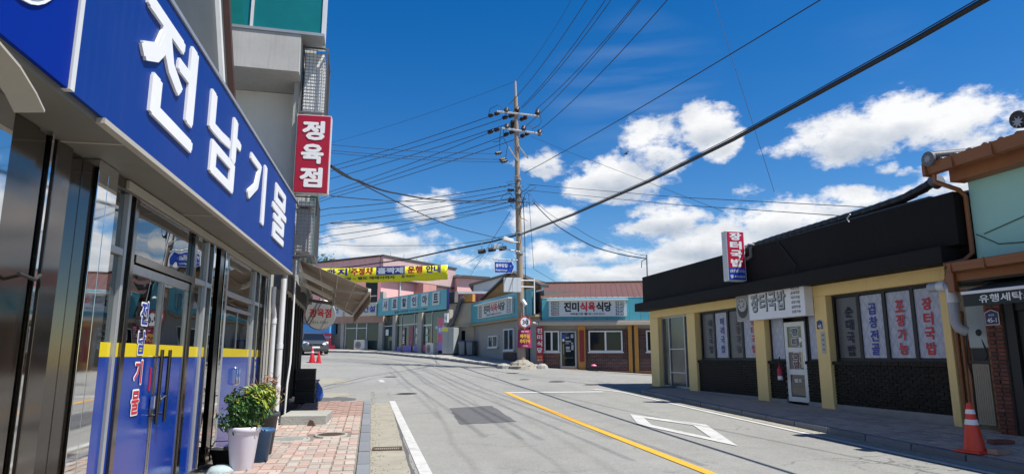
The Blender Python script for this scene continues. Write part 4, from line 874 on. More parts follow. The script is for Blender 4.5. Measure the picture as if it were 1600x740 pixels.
MB().lathe([(.169, .453), (.1, .465), (.001, .46)], n=24).build('soil', M_soil, pt_)
pl = thing('pot_plant', 'bushy green shrub with yellow tips growing in the white pot', 'plant', (-1.78, 8.78, pz + .45))
for i in range(9):
    a = i * 2.4; r0 = .10; MB().tube([(.03 * math.cos(a), .03 * math.sin(a), 0), (r0 * math.cos(a), r0 * math.sin(a), .22), (.2 * math.cos(a), .2 * math.sin(a), .42)], .008, 5).build('stem', M_stem, pl)
leafy(pl, .03, .02, .02, .54, .26, [M_leaf, M_leafdark, M_leafy], 2000, .038)
leafy(pl, .17, .22, .24, .56, .16, [M_leafy, M_leaf, M_leafy], 420, .036)
leafy(pl, -.12, -.05, -.02, .3, .2, [M_leafdark, M_leaf, M_leafdark], 300, .036)
bp_ = thing('flower_pot', 'small blue plastic pot squeezed between the white and the charcoal pots', 'pot', (-1.68, 9.3, zg(0, 9.3) + .122))
MB().lathe([(.001, 0), (.11, 0), (.15, .36), (.175, .37), (.175, .41), (.15, .41), (.145, .34), (.001, .34)], n=28).build('body', M_bluepot, bp_); MB().lathe([(.146, .345), (.001, .36)], n=20).build('soil', M_soil, bp_)
kp = thing('flower_pot', 'charcoal plastic pot holding a withered brown plant', 'pot', (-1.76, 9.85, zg(0, 9.85) + .122))
MB().lathe([(.001, 0), (.14, 0), (.20, .50), (.225, .51), (.225, .56), (.2, .56), (.19, .48), (.001, .48)], n=28).build('body', M_darkpot, kp); MB().lathe([(.19, .485), (.001, .5)], n=20).build('soil', M_soil, kp)
dpn = thing('pot_plant', 'withered brown twiggy plant in the charcoal pot', 'plant', (-1.76, 9.85, zg(0, 9.85) + .60))
tw = MB()
for i in range(44):
    a = random.uniform(0, 6.28); r0 = random.uniform(.05, .3); h = random.uniform(.2, .62); p0 = Vector((.03 * math.cos(a), .03 * math.sin(a), 0)); p1 = Vector((r0 * .45 * math.cos(a), r0 * .45 * math.sin(a), h * .55)); p2 = Vector((r0 * math.cos(a + .3), r0 * math.sin(a + .3), h))
    tw.tube([p0, p1, p2], .005, 4, r1=.002)
    for k in range(2): q = p1 + Vector((random.uniform(-.12, .12), random.uniform(-.12, .12), random.uniform(.02, .16))); tw.tube([p1, q], .003, 4)
tw.build('twigs', M_dry, dpn, kind='stuff')
leafy(dpn, 0, 0, .1, .6, .22, [M_dry, mat('dry_leaf', (.30, .14, .07), .8, var=.3, scale=20)], 260, .03)
wp = thing('flower_pot', 'clear plastic jar standing behind the white pot', 'pot', (-1.80, 9.22, zg(0, 9.2) + .34)); MB().lathe([(.001, 0), (.09, 0), (.12, .3), (.125, .42), (.11, .42), (.001, .4)], n=24).build('body', mat('cloudy_plastic', (.5, .48, .46), .25, var=.1), wp)
bt = thing('tin_basin', 'dark metal basin with a wire handle tucked behind the white pot', 'basin', (-2.06, 9.15, zg(0, 9.1) + .12)); MB().lathe([(.001, 0), (.13, 0), (.18, .2), (.19, .2), (.17, .19), (.001, .05)], n=24).build('body', M_blackplastic, bt); MB().tube([(-.18, 0, .2), (-.1, -.12, .3), (.1, -.12, .3), (.18, 0, .2)], .008).build('handle', M_alu, bt)

# ------------------------------------------------------------------ black roofed diner (right)
RZR = R(-86.8); RO = (9.99, 14.21, .5)
rb = thing('diner_building', 'single storey ochre diner with black parapet and black brick dado', 'building', RO, RZR)   # x = towards the camera, y = inward
H3 = 2.52
MB().box(-9.45, 3.5, -.05, .15, H3, 2.93).build('beam', M_yellowwall, rb, .01)
for (a, b) in ((-9.45, -8.78), (-6.6, -6.06), (-2.76, -2.28), (-.22, .20), (3.33, 3.5)): MB().box(a, b, -.06, .22, -.25, H3 - .001).build('pillar', M_yellowwall, rb, .012)
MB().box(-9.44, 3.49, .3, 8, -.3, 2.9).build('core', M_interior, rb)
MB().box(-9.46, -9.40, .22, 8.1, -.3, 2.9).build('side_wall', M_yellowwall, rb); MB().box(3.44, 3.5, .22, 8.1, -.3, 2.9).build('side_wall', M_yellowwall, rb)
MB().box(-9.35, 4.15, -.35, -.05, 3.081, 4.05).build('parapet', M_roofblack, rb, .01)
MB().box(3.90, 4.15, -.049, 7.9, 2.95, 4.05).build('parapet_return', M_roofblack, rb, .01); MB().box(-9.35, -9.15, -.049, 7.9, 2.95, 4.05).build('parapet_return', M_roofblack, rb)
MB().box(-9.75, 3.92, -.52, .0, 2.781, 3.08).build('fascia', M_band, rb, .012)
MB().box(-9.14, 3.89, .1, 7.8, 2.95, 3.3).build('roof', M_roofblack, rb)
for x in (-7.3, -4.9, -1.3, 1.2): MB().box(x - .004, x + .004, -.3515, -.34, 3.09, 4.04).build('sheet_seam', M_band, rb)
# plinths and brick dado
for (a, b, s) in ((-6.06, -2.76, 0), (-2.28, -1.60, 0), (-.76, -.22, 0), (.20, 3.33, 0)):
    MB().box(a, b, .05, .28, -.3, .98).build('dado_backing', M_mortar, rb)
    MB().box(a, b, -.005, .049, -.3, .035).build('plinth', M_plinth, rb)
bk = slab_mesh('brick', .192, .058, .03, M_blackbrick, .004)
spots = []
for (a, b) in ((-6.06, -2.76), (-2.28, -1.60), (-.76, -.22), (.20, 3.33)):
    r = 0; z = .045
    while z < .915:
        x = a + .1 - (.1 if r % 2 else 0)
        while x < b:
            x0, x1 = max(x - .096, a + .004), min(x + .096, b - .004)
            if x1 - x0 > .05: spots.append((x0, x1, z))
            x += .2015
        z += .0675; r += 1
spots.sort(key=lambda s: -s[0]); restb = MB(); n = 0
for (x0, x1, z) in spots:
    if n < 300 and x1 - x0 > .19:
        o = link('brick', bk, rb, ((x0 + x1) / 2, .05 + random.uniform(-.003, .003), z + .03)); o.rotation_euler = (R(90), 0, random.uniform(-.006, .006)); n += 1
    else: restb.box(x0, x1, .02, .05, z + .001, z + .059)
restb.build('brickwork', M_blackbrick, rb, kind='stuff')
for (a, b) in ((-6.10, -2.72), (-2.30, -1.6), (-.76, -.2), (.17, 3.34)):
    m = MB(); x = a
    while x < b - .02: m.box(x, min(x + .088, b), -.02 + random.uniform(-.006, .004), .24, .925, .999); x += .094
    m.build('sill_course', M_blackbrick, rb)
# windows
def window(x0, x1, z0, z1, panes, root, fm, y=.13, fw=.06):
    w = MB().box(x0, x1, y - .03, y + .05, z0, z0 + fw).box(x0, x1, y - .03, y + .05, z1 - fw, z1).box(x0, x0 + fw, y - .03, y + .05, z0 + fw, z1 - fw).box(x1 - fw, x1, y - .03, y + .05, z0 + fw, z1 - fw).build('window', fm, root)
    k = len(panes); p = (x1 - x0 - 2 * fw) / k
    for i, pm in enumerate(panes):
        a = x0 + fw + i * p
        MB().box(a + .02, a + p - .02, y + (.0 if i % 2 else .012), y + .02, z0 + fw + .02, z1 - fw - .02).build('pane', pm, w)
        if i: MB().box(a - .045, a + .045, y - .025, y + .04, z0 + fw, z1 - fw).build('mullion', fm, w)
    MB().box(x0 + fw, x1 - fw, y + .021, y + .045, z0 + fw, z1 - fw).build('backing', M_black, w)
    return w
D1 = mat('screened_print_blue', (.030, .032, .075), .7); D2 = mat('screened_print_red', (.10, .045, .055), .7)
w = window(-5.97, -2.76, 1.0, 2.515, [F_dark, F_light, F_dark, F_light], rb, M_black)
vtext('내장국밥', -5.42, 2.28, 1.2, .20, .120, D1, w, .02); vtext('머리국밥', -4.70, 2.30, 1.2, .20, .118, M_blueprint, w, .03); vtext('포장가능', -3.85, 2.28, 1.2, .20, .120, D2, w, .02); vtext('장터국밥', -3.08, 2.22, 1.2, .2, .118, M_redprint, w, .03)
w = window(.22, 3.32, 1.0, 2.515, [F_dark, F_light, F_light, F_light], rb, M_black)
vtext('순대국밥', .69, 2.25, 1.1, .22, .120, mat('screened_navy', (.012, .013, .045), .7), w, .03, shift=.0); vtext('곱창전골', 1.42, 2.27, 1.12, .23, .118, M_blueprint, w, .03); vtext('포장가능', 2.17, 2.27, 1.12, .23, .118, M_redprint, w, .033); vtext('장터국밥', 2.85, 2.27, 1.12, .23, .118, M_redprint, w, .033)
# glazed entry at the far end
e = MB().box(-8.78, -8.72, .08, .16, .05, H3).box(-6.66, -6.6, .08, .16, .05, H3).box(-8.72, -6.66, .08, .16, H3 - .06, H3).box(-8.72, -6.66, .08, .16, .05, .12).build('entry_frame', M_alu, rb)
G_e = mat('dusty_glass', (.05, .058, .056), .12, var=.3, scale=2, spec=.6, dirt=.3, dcol=(.10, .10, .09))
for (a, b) in ((-8.72, -8.20), (-8.14, -7.06), (-7.0, -6.66)): MB().box(a, b, .11, .125, .121, H3 - .061).build('pane', G_e, e)
for x in (-8.2, -7.06): MB().box(x, x + .06, .07, .15, .121, H3 - .061).build('mullion', M_alu, e)
for z in (.55, 1.35): MB().box(-8.14, -7.0, .075, .14, z, z + .04).build('rail', M_alu, e)
MB().box(-8.78, -6.6, -.1, .3, -.3, .05).build('threshold', M_plinth, rb)
# door bay
MB().box(-2.28, -.22, .07, .16, 2.455, H3).build('door_head', M_black, rb)
for (a, b) in ((-2.26, -1.62), (-.74, -.23)):
    s = MB().box(a, b, .09, .15, 1.0, 1.05).box(a, b, .09, .15, 2.40, 2.454).box(a, a + .06, .09, .15, 1.05, 2.40).box(b - .05, b, .09, .15, 1.05, 2.40).build('side_window', M_black, rb); MB().box(a + .06, b - .05, .11, .12, 1.05, 2.4).build('pane', F_light, s)
for x in (-1.615, -.765): MB().box(x, x + .03, .06, .16, .0, 2.454).build('door_jamb', M_black, rb)
d = MB()
zs = [(.0, .10), (.62, .72), (1.17, 1.27), (1.86, 1.98)]
d.box(-1.58, -1.46, .04, .09, .0, 1.98).box(-.90, -.775, .04, .09, .0, 1.98)
for (a, b) in [(.0, .12), (.66, .80), (1.22, 1.34), (1.86, 1.98)]: d.box(-1.46, -.90, .04, .09, a, b)
d = d.build('door', M_alu_w, rb, .006)
for (a, b) in [(.12, .66), (.80, 1.22), (1.34, 1.86)]: MB().box(-1.46, -.90, .06, .07, a, b).build('pane', mat('smoky_glass', (.045, .05, .05), .06, var=.2, spec=.7), d)
for ch, z in (('장', 1.72), ('터', 1.47), ('국', 1.10), ('밥', .90)):
    text(ch, (-1.17, z, .31, .235), .0575, M_letter, d, 'letter', .06); text(ch, (-1.17, z, .27, .20), .0535, M_navy if z > 1.3 else mat('plum_print', (.10, .03, .05), .5), d, 'letter', .035)
MB().disc((-.98, .056, 1.52), .06, d=.004).build('sticker', M_letter, d); nt_ = MB().box(-1.0, -.91, .054, .058, .84, 1.25).build('notice', mat('note_cream', (.62, .52, .33), .7), d)
text('셀프', (-1.18, .52, .3, .09), .058, M_letter, d, 'lettering', .02)
fe = MB().lathe([(.001, 0), (.055, 0), (.06, .02), (.06, .26), (.035, .33), (.02, .34), (.02, .4), (.001, .4)], n=18).build('hanging_bottle', M_crimson, None); tag(fe, 'red and white bottle hanging beside the white diner door', 'bottle'); fe.location = in_frame(RO, RZR, (-1.70, -.08, .52)); 
MB().lathe([(.0605, .0), (.0615, .0), (.0615, .1), (.0605, .1)], n=18).build('label_band', M_letter, fe); MB().tube([(0, 0, .4), (.0, 0, .52), (.03, 0, .58)], .018).build('nozzle', M_black, fe)
# cables on the parapet
o = MB().tube([(-1.0, -.37, 3.98), (-.75, -.375, 3.75), (-.35, -.38, 3.3), (-.3, -.50, 3.1)], .014, 6).build('loose_cable', M_rubber, None); o.location = RO; o.rotation_euler = (0, 0, RZR); tag(o, 'loose black cable hanging down the black parapet right of the projecting sign', 'cable')
o = MB().tube([(1.55, -.365, 4.0), (1.5, -.37, 4.08), (1.62, -.38, 4.16)], .012, 6).build('loose_cable', M_alu_w, None); o.location = RO; o.rotation_euler = (0, 0, RZR); tag(o, 'short pale cable end poking over the parapet near the roof tiles', 'cable')
# tiled roof behind the parapet
rt = thing('tiled_roof', 'dark tiled ridge rising behind the black parapet to a round end tile', 'roof', RO, RZR)
tl = MB().lathe([(.09, 0), (.105, .28), (.09, .30)], n=12).mesh('tile', M_tile)
pts = [Vector((-3.9, .5, 4.28)), Vector((-2.4, .5, 4.33)), Vector((0, .5, 4.36)), Vector((1.3, .5, 4.38)), Vector((2.2, .5, 4.42)), Vector((2.75, .5, 4.52)), Vector((3.0, .5, 4.6))]
L_ = 0
for a, b in zip(pts[:-1], pts[1:]):
    n = max(1, round((b - a).length / .28))
    for i in range(n):
        o = link('tile', tl, rt, a + (b - a) * i / n); o.rotation_euler = (b - a).to_track_quat('Z', 'Y').to_euler(); o.scale = (1, 1, (b - a).length / n / .28)
ed = MB().tube([(2.98, .5, 4.56), (3.1, .5, 4.60)], .15, 20).build('end_tile', M_tilegrey, rt); MB().disc((0, 0, 0), .10, 'x', .01).build('rosette', M_pvcgrey, ed).location = (3.115, .5, 4.60)
MB().prism_x([(.3, 3.5), (.42, 4.3), (.58, 4.3), (5.5, 5.4), (5.5, 3.5)], -4.0, 2.9).build('roof_slope', M_tile, rt)
ts = MB().box(-.14, .14, -.35, .35, 0, .03).mesh('tile', M_tilegrey)
MB().prism_x([(.1, 3.3), (.2, 3.9), (4.5, 5.3), (4.5, 3.2)], 3.85, 4.6).build('side_roof', M_tilegrey, rt)
barrel = MB().tube([(0, 0, 0), (0, .30, .09)], .07, 8).mesh('tile', M_tilegrey)
for i in range(14):
    o = link('tile', barrel, rt, (4.22 + .16 * (i % 2), .15 + .27 * (i // 2), 3.93 + .087 * (i // 2)))
# signs on the diner
bs = thing('box_sign', 'projecting red and blue lightbox sign with white side over the diner parapet', 'sign', RO, RZR)
MB().box(-2.66, -2.42, -.96, -.40, 3.14, 4.52).build('box', M_whitesign, bs, .01)
MB().box(-2.419, -2.412, -.93, -.43, 3.50, 4.50).build('red_panel', M_crimson, bs); MB().box(-2.419, -2.4115, -.93, -.43, 3.17, 3.499).build('blue_panel', M_signblue, bs)
for i, ch in enumerate('장터국밥'): text(ch, (-.68, 4.37 - i * .245, .36, .22), 2.410, M_letter, bs, 'letter', .05, ax='x')
text('(포장됩니다)', (-.68, 3.405, .44, .10), 2.410, M_letter, bs, 'lettering', .02, ax='x'); text('☎ 835-5234', (-.68, 3.26, .44, .09), 2.410, M_letter, bs, 'lettering', .02, ax='x')
MB().box(-2.6, -2.5, -.4, -.34, 3.6, 3.7).box(-2.6, -2.5, -.4, -.34, 4.0, 4.1).build('bracket', M_galv, bs)
for z in (3.3, 4.3): MB().disc((-2.54, -.962, z), .012, d=.004).build('screw', M_iron, bs)
MB().tube([(-2.45, -.36, 3.75), (-2.2, -.36, 3.8), (-2.2, -.36, 4.05)], .05).build('junction', mat('dull_grey', (.12, .12, .13), .5), bs)
MB().tube([(-2.4, -.4, 4.06), (-2.2, -.42, 4.14), (-2.05, -.35, 4.1)], .02).build('cable', M_alu_w, bs)
ws = thing('shop_sign', 'white diner sign with outlined characters and a picture of a stone bowl', 'sign', RO, RZR)
MB().box(-3.18, -.22, -.30, -.06, 2.08, 2.90).build('box', mat('diner_sign_white', (.86, .86, .87), .5, var=.04, dirt=.12, dcol=(.5, .5, .5), streak=.08), ws, .012)
SX0 = -3.14
MB().box(-3.175, -2.56, -.305, -.301, 2.09, 2.89).build('photo_panel', mat('photo_grey', (.30, .30, .29), .5, var=.2), ws)
MB().prism([(-2.86 + .26 * math.cos(a) , 2.43 + .26 * math.sin(a) * 1.05) for a in [2 * math.pi * i / 24 for i in range(24)]], -.309, -.3055).build('bowl', mat('bowl_black', (.03, .028, .027), .5, var=.2), ws)
MB().prism([(-2.87 + .21 * math.cos(a), 2.53 + .19 * math.sin(a)) for a in [2 * math.pi * i / 24 for i in range(24)]], -.312, -.3092).build('soup', mat('soup', (.42, .41, .39), .6, var=.4, scale=14), ws)
for i in range(6): MB().prism([(-2.90 + .12 * math.cos(i * 1.1) + .035 * math.cos(a), 2.55 + .09 * math.sin(i * 1.1) + .028 * math.sin(a)) for a in [2 * math.pi * k / 8 for k in range(8)]], -.314 - i * .0003, -.3123).build('meat_slice', mat('slice', (.09, .08, .075), .6, var=.3, scale=20), ws)
for i, ch in enumerate('장터국밥'):
    cx = -2.28 + i * .385; text(ch, (cx + .02, 2.515, .36, .50), -.303, M_ink, ws, 'letter', .055); text(ch, (cx, 2.53, .335, .47), -.3065, mat('letter_grey', (.40, .42, .44), .5), ws, 'letter', .028)
for i, s in enumerate(['국밥전문', '순대국밥', '머리국밥', '내장국밥', '곱창전골', '포장가능']): text(s, (-.55, 2.77 - i * .115, .34, .075), -.3035, M_ink, ws, 'lettering', .02)
def plate(px, y, z, w, h, txt, label, root=RO, small=None, th=None):
    t = thing('address_plate', label, 'sign', in_frame(root, RZR, (px, y, z)), RZR)
    a, b = w / 2, h / 2
    MB().prism([(-a, -b), (a, -b), (a, b * .62), (0, b), (-a, b * .62)], -.012, 0).build('rim', M_letter, t)
    MB().prism([(-a * .93, -b * .93), (a * .93, -b * .93), (a * .93, b * .56), (0, b * .91), (-a * .93, b * .56)], -.015, -.0125).build('face', M_navy, t)
    text(txt, (0, -b * .38, th or w * .55, None), -.0155, M_letter, t, 'lettering', .02)
    if small: text(small, (0, b * .28, w * .42, None), -.0155, M_letter, t, 'lettering', .01)
plate(-.045, -.062, 1.86, .22, .24, '45', 'navy house number 45 plate on the ochre pillar right of the diner door')
t = thing('notice_strip', 'pale paper strip pasted on the ochre pillar below the house number', 'notice', in_frame(RO, RZR, (.02, -.064, 1.43)), RZR); MB().box(-.075, .075, -.003, .0, -.25, .25).build('paper', mat('pale_paper', (.45, .47, .42), .8, var=.1), t)
for i in range(4): MB().box(-.03, .04, -.0045, -.0032, .16 - i * .11, .19 - i * .11).build('print', M_greyprint, t)
mast = thing('service_mast', 'thin service pole holding overhead cables at the far roof corner of the diner', 'pole', in_frame(RO, RZR, (-9.2, -.2, 3.9))); MB().tube([(0, 0, 0), (0, 0, 1.0)], .03).build('pole', M_galv, mast); MB().tube([(0, 0, .85), (-.2, 0, .75), (-.22, 0, .5)], .015).build('drip_loop', M_wire, mast)

# ------------------------------------------------------------------ laundry with the mint upper wall (far right)
LO = (9.99, 14.21, 0)
lb = thing('laundry_building', 'two storey laundry with mint upper wall, copper gutters and red brick pier', 'building', LO, RZR)
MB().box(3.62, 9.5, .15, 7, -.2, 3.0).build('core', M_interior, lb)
MB().box(4.25, 9.5, -.10, 7, 3.22, 4.98).build('upper_wall', M_mint, lb)
MB().box(9.5, 9.6, -.3, 7, -.2, 5).build('side_wall', M_mint, lb)
MB().box(4.18, 9.6, -.42, -.101, 4.70, 4.93).build('eave_board', M_wood, lb, .01)
MB().box(4.2, 9.6, -.62, .2, 4.931, 4.96).build('eave_soffit', M_wood, lb)
g = MB().prism_x([(-.72, 4.87), (-.60, 4.86), (-.57, 5.07), (-.76, 5.07)], 4.02, 9.6).build('gutter', M_copper, lb, .008); MB().box(3.96, 4.03, -.78, -.56, 4.84, 5.09).build('end_cap', M_copper, g, .01)
for x in (4.55, 5.3, 6.1): MB().box(x, x + .03, -.765, -.56, 4.855, 5.078).build('bracket', M_copper, g)
MB().prism_x([(-.62, 5.0), (3.2, 5.62), (7, 5.0)], 4.1, 9.6).build('roof_slope', M_tilegrey, lb)
cap = MB().tube([(0, -.68, 5.05), (0, .0, 5.16), (0, 1.2, 5.35), (0, 3.2, 5.66)], .075, 8).mesh('tile', M_tilegrey)
for i in range(18): link('tile', cap, lb, (4.28 + i * .29, 0, 0))
pan = MB().box(-.08, .08, -.70, -.62, 5.0, 5.045).mesh('tile', M_tilegrey)
for i in range(18): link('tile', pan, lb, (4.425 + i * .29, 0, 0))
rg = MB().tube([(4.16, -.80, 5.15), (4.16, .2, 5.30), (4.16, 3.2, 5.76)], .10, 14).build('ridge', M_tile, lb)
ed = MB().disc((4.16, -.83, 5.12), .135, 'y', .05, 24).build('end_tile', M_tilegrey, rg)
MB().prism([(4.16 + .09 * math.cos(i * math.pi / 8) * (1 if i % 2 else .45), 5.12 + .09 * math.sin(i * math.pi / 8) * (1 if i % 2 else .45)) for i in range(16)], -.838, -.8302).build('rosette', M_pvcgrey, lb)
MB().tube([(5.85, -.80, 5.26), (5.85, 1.5, 5.6)], .14, 14).build('ridge', M_tile, lb); MB().prism([(5.85 + .10 * math.cos(i * math.pi / 8) * (1 if i % 2 else .45), 5.22 + .10 * math.sin(i * math.pi / 8) * (1 if i % 2 else .45)) for i in range(16)], -.81, -.801).build('rosette', M_pvcgrey, lb)
MB().box(4.3, 9.5, -.60, -.101, 3.20, 3.235).build('lower_roof_sheet', M_black, lb)
g = MB().prism_x([(-.78, 3.05), (-.62, 3.04), (-.60, 3.20), (-.80, 3.20)], 4.25, 9.5).build('lower_gutter', M_copper, lb, .006)
for x in (4.32, 4.95, 5.7): MB().box(x, x + .025, -.808, -.59, 3.03, 3.21).build('bracket', M_copper, g)
MB().box(4.28, 9.5, -.795, -.606, 3.12, 3.135).build('gutter_bead', M_copper, g)
MB().box(3.95, 9.5, -.55, -.2, 2.90, 3.055).build('eave_board', M_wood, lb, .01)
MB().box(3.98, 9.5, -.545, .14, 2.86, 2.899).build('eave_soffit', M_black, lb)
MB().box(4.06, 4.2, -.62, -.52, 2.72, 3.14).build('end_bracket', M_copper, lb, .01)
MB().bar((3.55, -.12, 2.95), (3.98, -.45, 3.05), .08, .06).build('outrigger', M_copper, lb, .006)
MB().bar((4.12, -.5, 2.75), (4.5, -.22, 2.6), .09, .09).build('bracket', M_wood, lb)
# brick pier, door and glazing
pier = MB().box(4.43, 4.70, -.26, .149, .1, 2.86).build('pier', M_mortar, lb)
rbk = slab_mesh('brick', .128, .056, .03, M_redbrick, .004)
for r in range(33):
    for c in range(2):
        x = 4.50 + c * .135 + (-.03 if r % 2 and c == 0 else 0); o = link('brick', rbk, pier, (x, -.255, .34 + r * .0655)); o.rotation_euler = (R(90), 0, 0)
MB().box(4.74, 4.90, -.25, .14, .1, 2.86).build('door_post', M_black, lb); MB().box(4.90, 9.5, -.22, .14, 2.35, 2.86).build('door_head', M_black, lb); MB().box(4.90, 9.5, -.1, .14, .1, .32).build('door_sill', M_plinth, lb)
dr = MB().box(4.92, 5.02, -.2, -.12, .33, 2.34).box(5.9, 6.0, -.2, -.12, .33, 2.34).box(5.02, 5.9, -.2, -.12, .33, .42).box(5.02, 5.9, -.2, -.12, 2.24, 2.34).build('door', M_black, lb)
MB().box(5.02, 5.9, -.17, -.16, .95, 2.24).build('pane', G_win, dr); MB().box(5.02, 5.9, -.18, -.155, .42, .949).build('lower_panel', mat('cream_panel', (.55, .45, .26), .6, var=.06), dr)
text('이', (5.1, .82, .1, .12), -.182, M_blueprint, dr, 'lettering', .03); text('전', (5.09, 1.85, .1, .12), -.172, M_letter, dr, 'lettering', .03)
MB().box(6.0, 9.4, -.17, -.16, .33, 2.34).build('pane', G_win, lb)
# curtain seen inside the door
MB().box(5.0, 5.95, -.06, -.03, 1.3, 2.3).build('curtain', mat('dull_curtain', (.2, .18, .14), .9, var=.2), lb)
# meter recess between the buildings
MB().box(3.62, 4.42, .06, .149, .2, 2.86).build('recess_panel', M_hood, lb)
mc = thing('meter_cabinet', 'beige ribbed meter cabinet with cloudy plastic cover beside the brick pier', 'cabinet', LO, RZR)
MB().box(3.92, 4.24, -.14, .05, .45, 1.48).build('body', M_hood, mc, .008)
for i in range(7): MB().box(3.94 + i * .042, 3.955 + i * .042, -.15, -.1401, .48, 1.46).build('rib', M_hood, mc)
MB().box(3.88, 4.30, -.16, .05, 1.485, 1.54).build('shelf', M_iron, mc); MB().box(3.92, 4.24, -.10, .05, 1.541, 1.75).build('dark_slot', M_black, mc)
MB().box(3.90, 4.28, -.13, .05, 1.751, 2.55).build('cover', mat('cloudy_cover', (.36, .40, .41), .3, var=.25, scale=5, dirt=.3), mc, .02)
MB().disc((4.12, -.135, 2.02), .06, d=.003).build('meter_eye', M_black, mc)
MB().tube([(3.86, -.12, 2.0), (3.84, -.14, 1.5), (3.9, -.12, 1.2), (3.84, -.1, .6)], .014).build('cable', M_rubber, mc); MB().tube([(4.16, -.12, 1.9), (4.26, -.16, 1.62), (4.2, -.14, 1.56)], .012).build('cable', M_rubber, mc)
MB().bar((3.82, -.1, .35), (3.85, -.1, 1.9), .05).build('prop', M_wood, mc)
gp = thing('vent_pipe', 'fat grey plastic elbow pipe dropping down beside the meter cabinet', 'pipe', LO, RZR)
MB().tube([(3.50, -.42, 2.86), (3.80, -.42, 2.86), (3.90, -.42, 2.84), (3.95, -.42, 2.74), (3.95, -.42, 2.2), (3.98, -.40, 2.10), (4.05, -.3, 2.04)], .085, 16).build('pipe', M_pvcgrey, gp); MB().tube([(3.95, -.42, 2.55), (3.95, -.42, 2.80)], .095, 16).tube([(3.70, -.42, 2.86), (3.86, -.42, 2.86)], .095, 16).build('socket', M_pvc, gp)
def pipe(name, label, pts, r, m, cat='pipe', group=None):
    o = MB().tube(pts, r, 12).build(name, m); o.location = LO; o.rotation_euler = (0, 0, RZR); return tag(o, label, cat, group)
pipe('downpipe', 'brown copper downpipe nearest the ochre wall of the diner', [(3.58, -.03, .45), (3.58, -.03, 2.6), (3.6, -.06, 2.75), (3.72, -.25, 2.95)], .035, M_copper)
pipe('downpipe', 'second brown copper downpipe between diner and meter cabinet', [(3.70, -.03, .40), (3.70, -.03, 2.1), (3.74, -.05, 2.25), (3.82, -.12, 2.4)], .035, M_copper)
pipe('downpipe', 'slim brown downpipe running down the edge of the red brick pier', [(4.37, -.2, .35), (4.36, -.2, 2.5), (4.36, -.3, 2.8)], .028, M_copper)
pipe('downpipe', 'kinked copper downpipe from the upper gutter down the mint wall', [(4.10, -.66, 4.86), (4.10, -.66, 4.72), (4.22, -.28, 4.56), (4.22, -.16, 4.45), (4.22, -.16, 3.42), (4.15, -.3, 3.28), (3.98, -.55, 3.22)], .042, M_copper)
la = thing('awning', 'dark green laundry awning with white bar and white lettering', 'awning', LO, RZR)
MB().prism_x([(-.22, 2.84), (-.9, 2.66), (-.9, 2.68), (-.22, 2.86)], 4.62, 9.3).build('canopy', M_darkgreen, la); MB().box(4.60, 9.3, -.94, -.90, 2.62, 2.67).build('front_bar', M_letter, la, .006); MB().box(4.63, 9.3, -.925, -.915, 2.42, 2.619).build('valance', M_darkgreen, la)
text('유행세탁소.드라이크리닝', (5.94, 2.525, 2.05, .13), -.927, M_letter, la, 'lettering', .02)
MB().prism_x([(-.22, 2.84), (-.9, 2.66), (-.9, 2.43), (-.22, 2.6)], 4.60, 4.615).build('end_flap', M_darkgreen, la)
plate(4.56, -.30, 2.26, .25, .26, '45-1', 'navy house number 45-1 plate on the red brick pier', LO, '용궁로', .17)
o = MB().tube([(4.45, -.115, 3.72), (5.1, -.118, 3.86), (6.2, -.118, 4.1)], .008, 5).build('wall_cable', M_iron); o.location = LO; o.rotation_euler = (0, 0, RZR); tag(o, 'thin cable rising along the mint wall towards the frame edge', 'cable')
o = MB().tube([(4.3, -.115, 3.74), (4.7, -.118, 3.5), (5.6, -.118, 3.42)], .008, 5).build('wall_cable', M_iron); o.location = LO; o.rotation_euler = (0, 0, RZR); tag(o, 'thin cable sagging across the lower part of the mint wall', 'cable')

# ------------------------------------------------------------------ corner restaurant with teal fascias
CO = (7.69, 35.2, 0); RZC = R(-17); LO2 = (5.49, 46.76, 0); RZ2 = math.atan2(35.2 - 46.76, 7.69 - 5.49); LLEN = 11.76
rs = thing('restaurant_building', 'corner restaurant with teal plank fascias, brick dado and brown metal roof', 'building', CO, RZC)
def left(o):                                       # a part on the restaurant's other street front
    p = Vector(LO2) - Vector(CO); c, s = math.cos(-RZC), math.sin(-RZC); o.location = (c * p.x - s * p.y, s * p.x + c * p.y, 0); o.rotation_euler = (0, 0, RZ2 - RZC); return o
# right front
MB().box(.0, 9, .06, .3, .4, 3.55).build('wall', M_restwall, rs)
MB().box(.02, 9, -.55, .05, 3.26, 3.44).build('eave', M_eave, rs, .01)
MB().box(-.1, 9.1, -.5, .1, 3.441, 3.52).build('eave_board', M_restwall, rs)
plk = MB().box(-.285, .285, -.30, -.262, 3.50, 4.72).mesh('plank', M_teal)
for i in range(10): link('plank', plk, rs, (.46 + i * .58, 0, 0))
MB().box(.17, 5.96, -.262, .06, 3.521, 4.70).build('fascia_core', M_darkroof, rs); MB().box(.15, 5.98, -.31, -.255, 4.721, 4.75).build('cap', M_alu_w, rs)
MB().box(.0, .1, -.02, .0, .6, 3.2).build('corner_trim', M_restwall, rs)
MB().box(.2, 1.08, -.03, .059, .6, 1.80).build('low_brickwork', B_restlow, rs)
for (a, b) in ((2.5, 4.70), (5.27, 9)): MB().box(a, b, -.03, .059, .6, 1.5).build('low_brickwork', B_restlow, rs); MB().box(a, b, -.028, .059, 1.501, 3.05).build('brickwork', B_rest, rs)
MB().box(.15, 9, -.10, -.031, .6, .90).build('orange_plinth', mat('orange_plinth', (.5, .20, .07), .8, var=.2, scale=6, dirt=.3), rs)
p = MB().box(2.08, 2.46, -.10, .06, .7, 3.25).build('post', M_orangewood, rs); MB().box(2.15, 2.40, -.12, -.101, 1.35, 3.0).build('red_panel', mat('dark_red_panel', (.22, .02, .02), .6, var=.1), p)
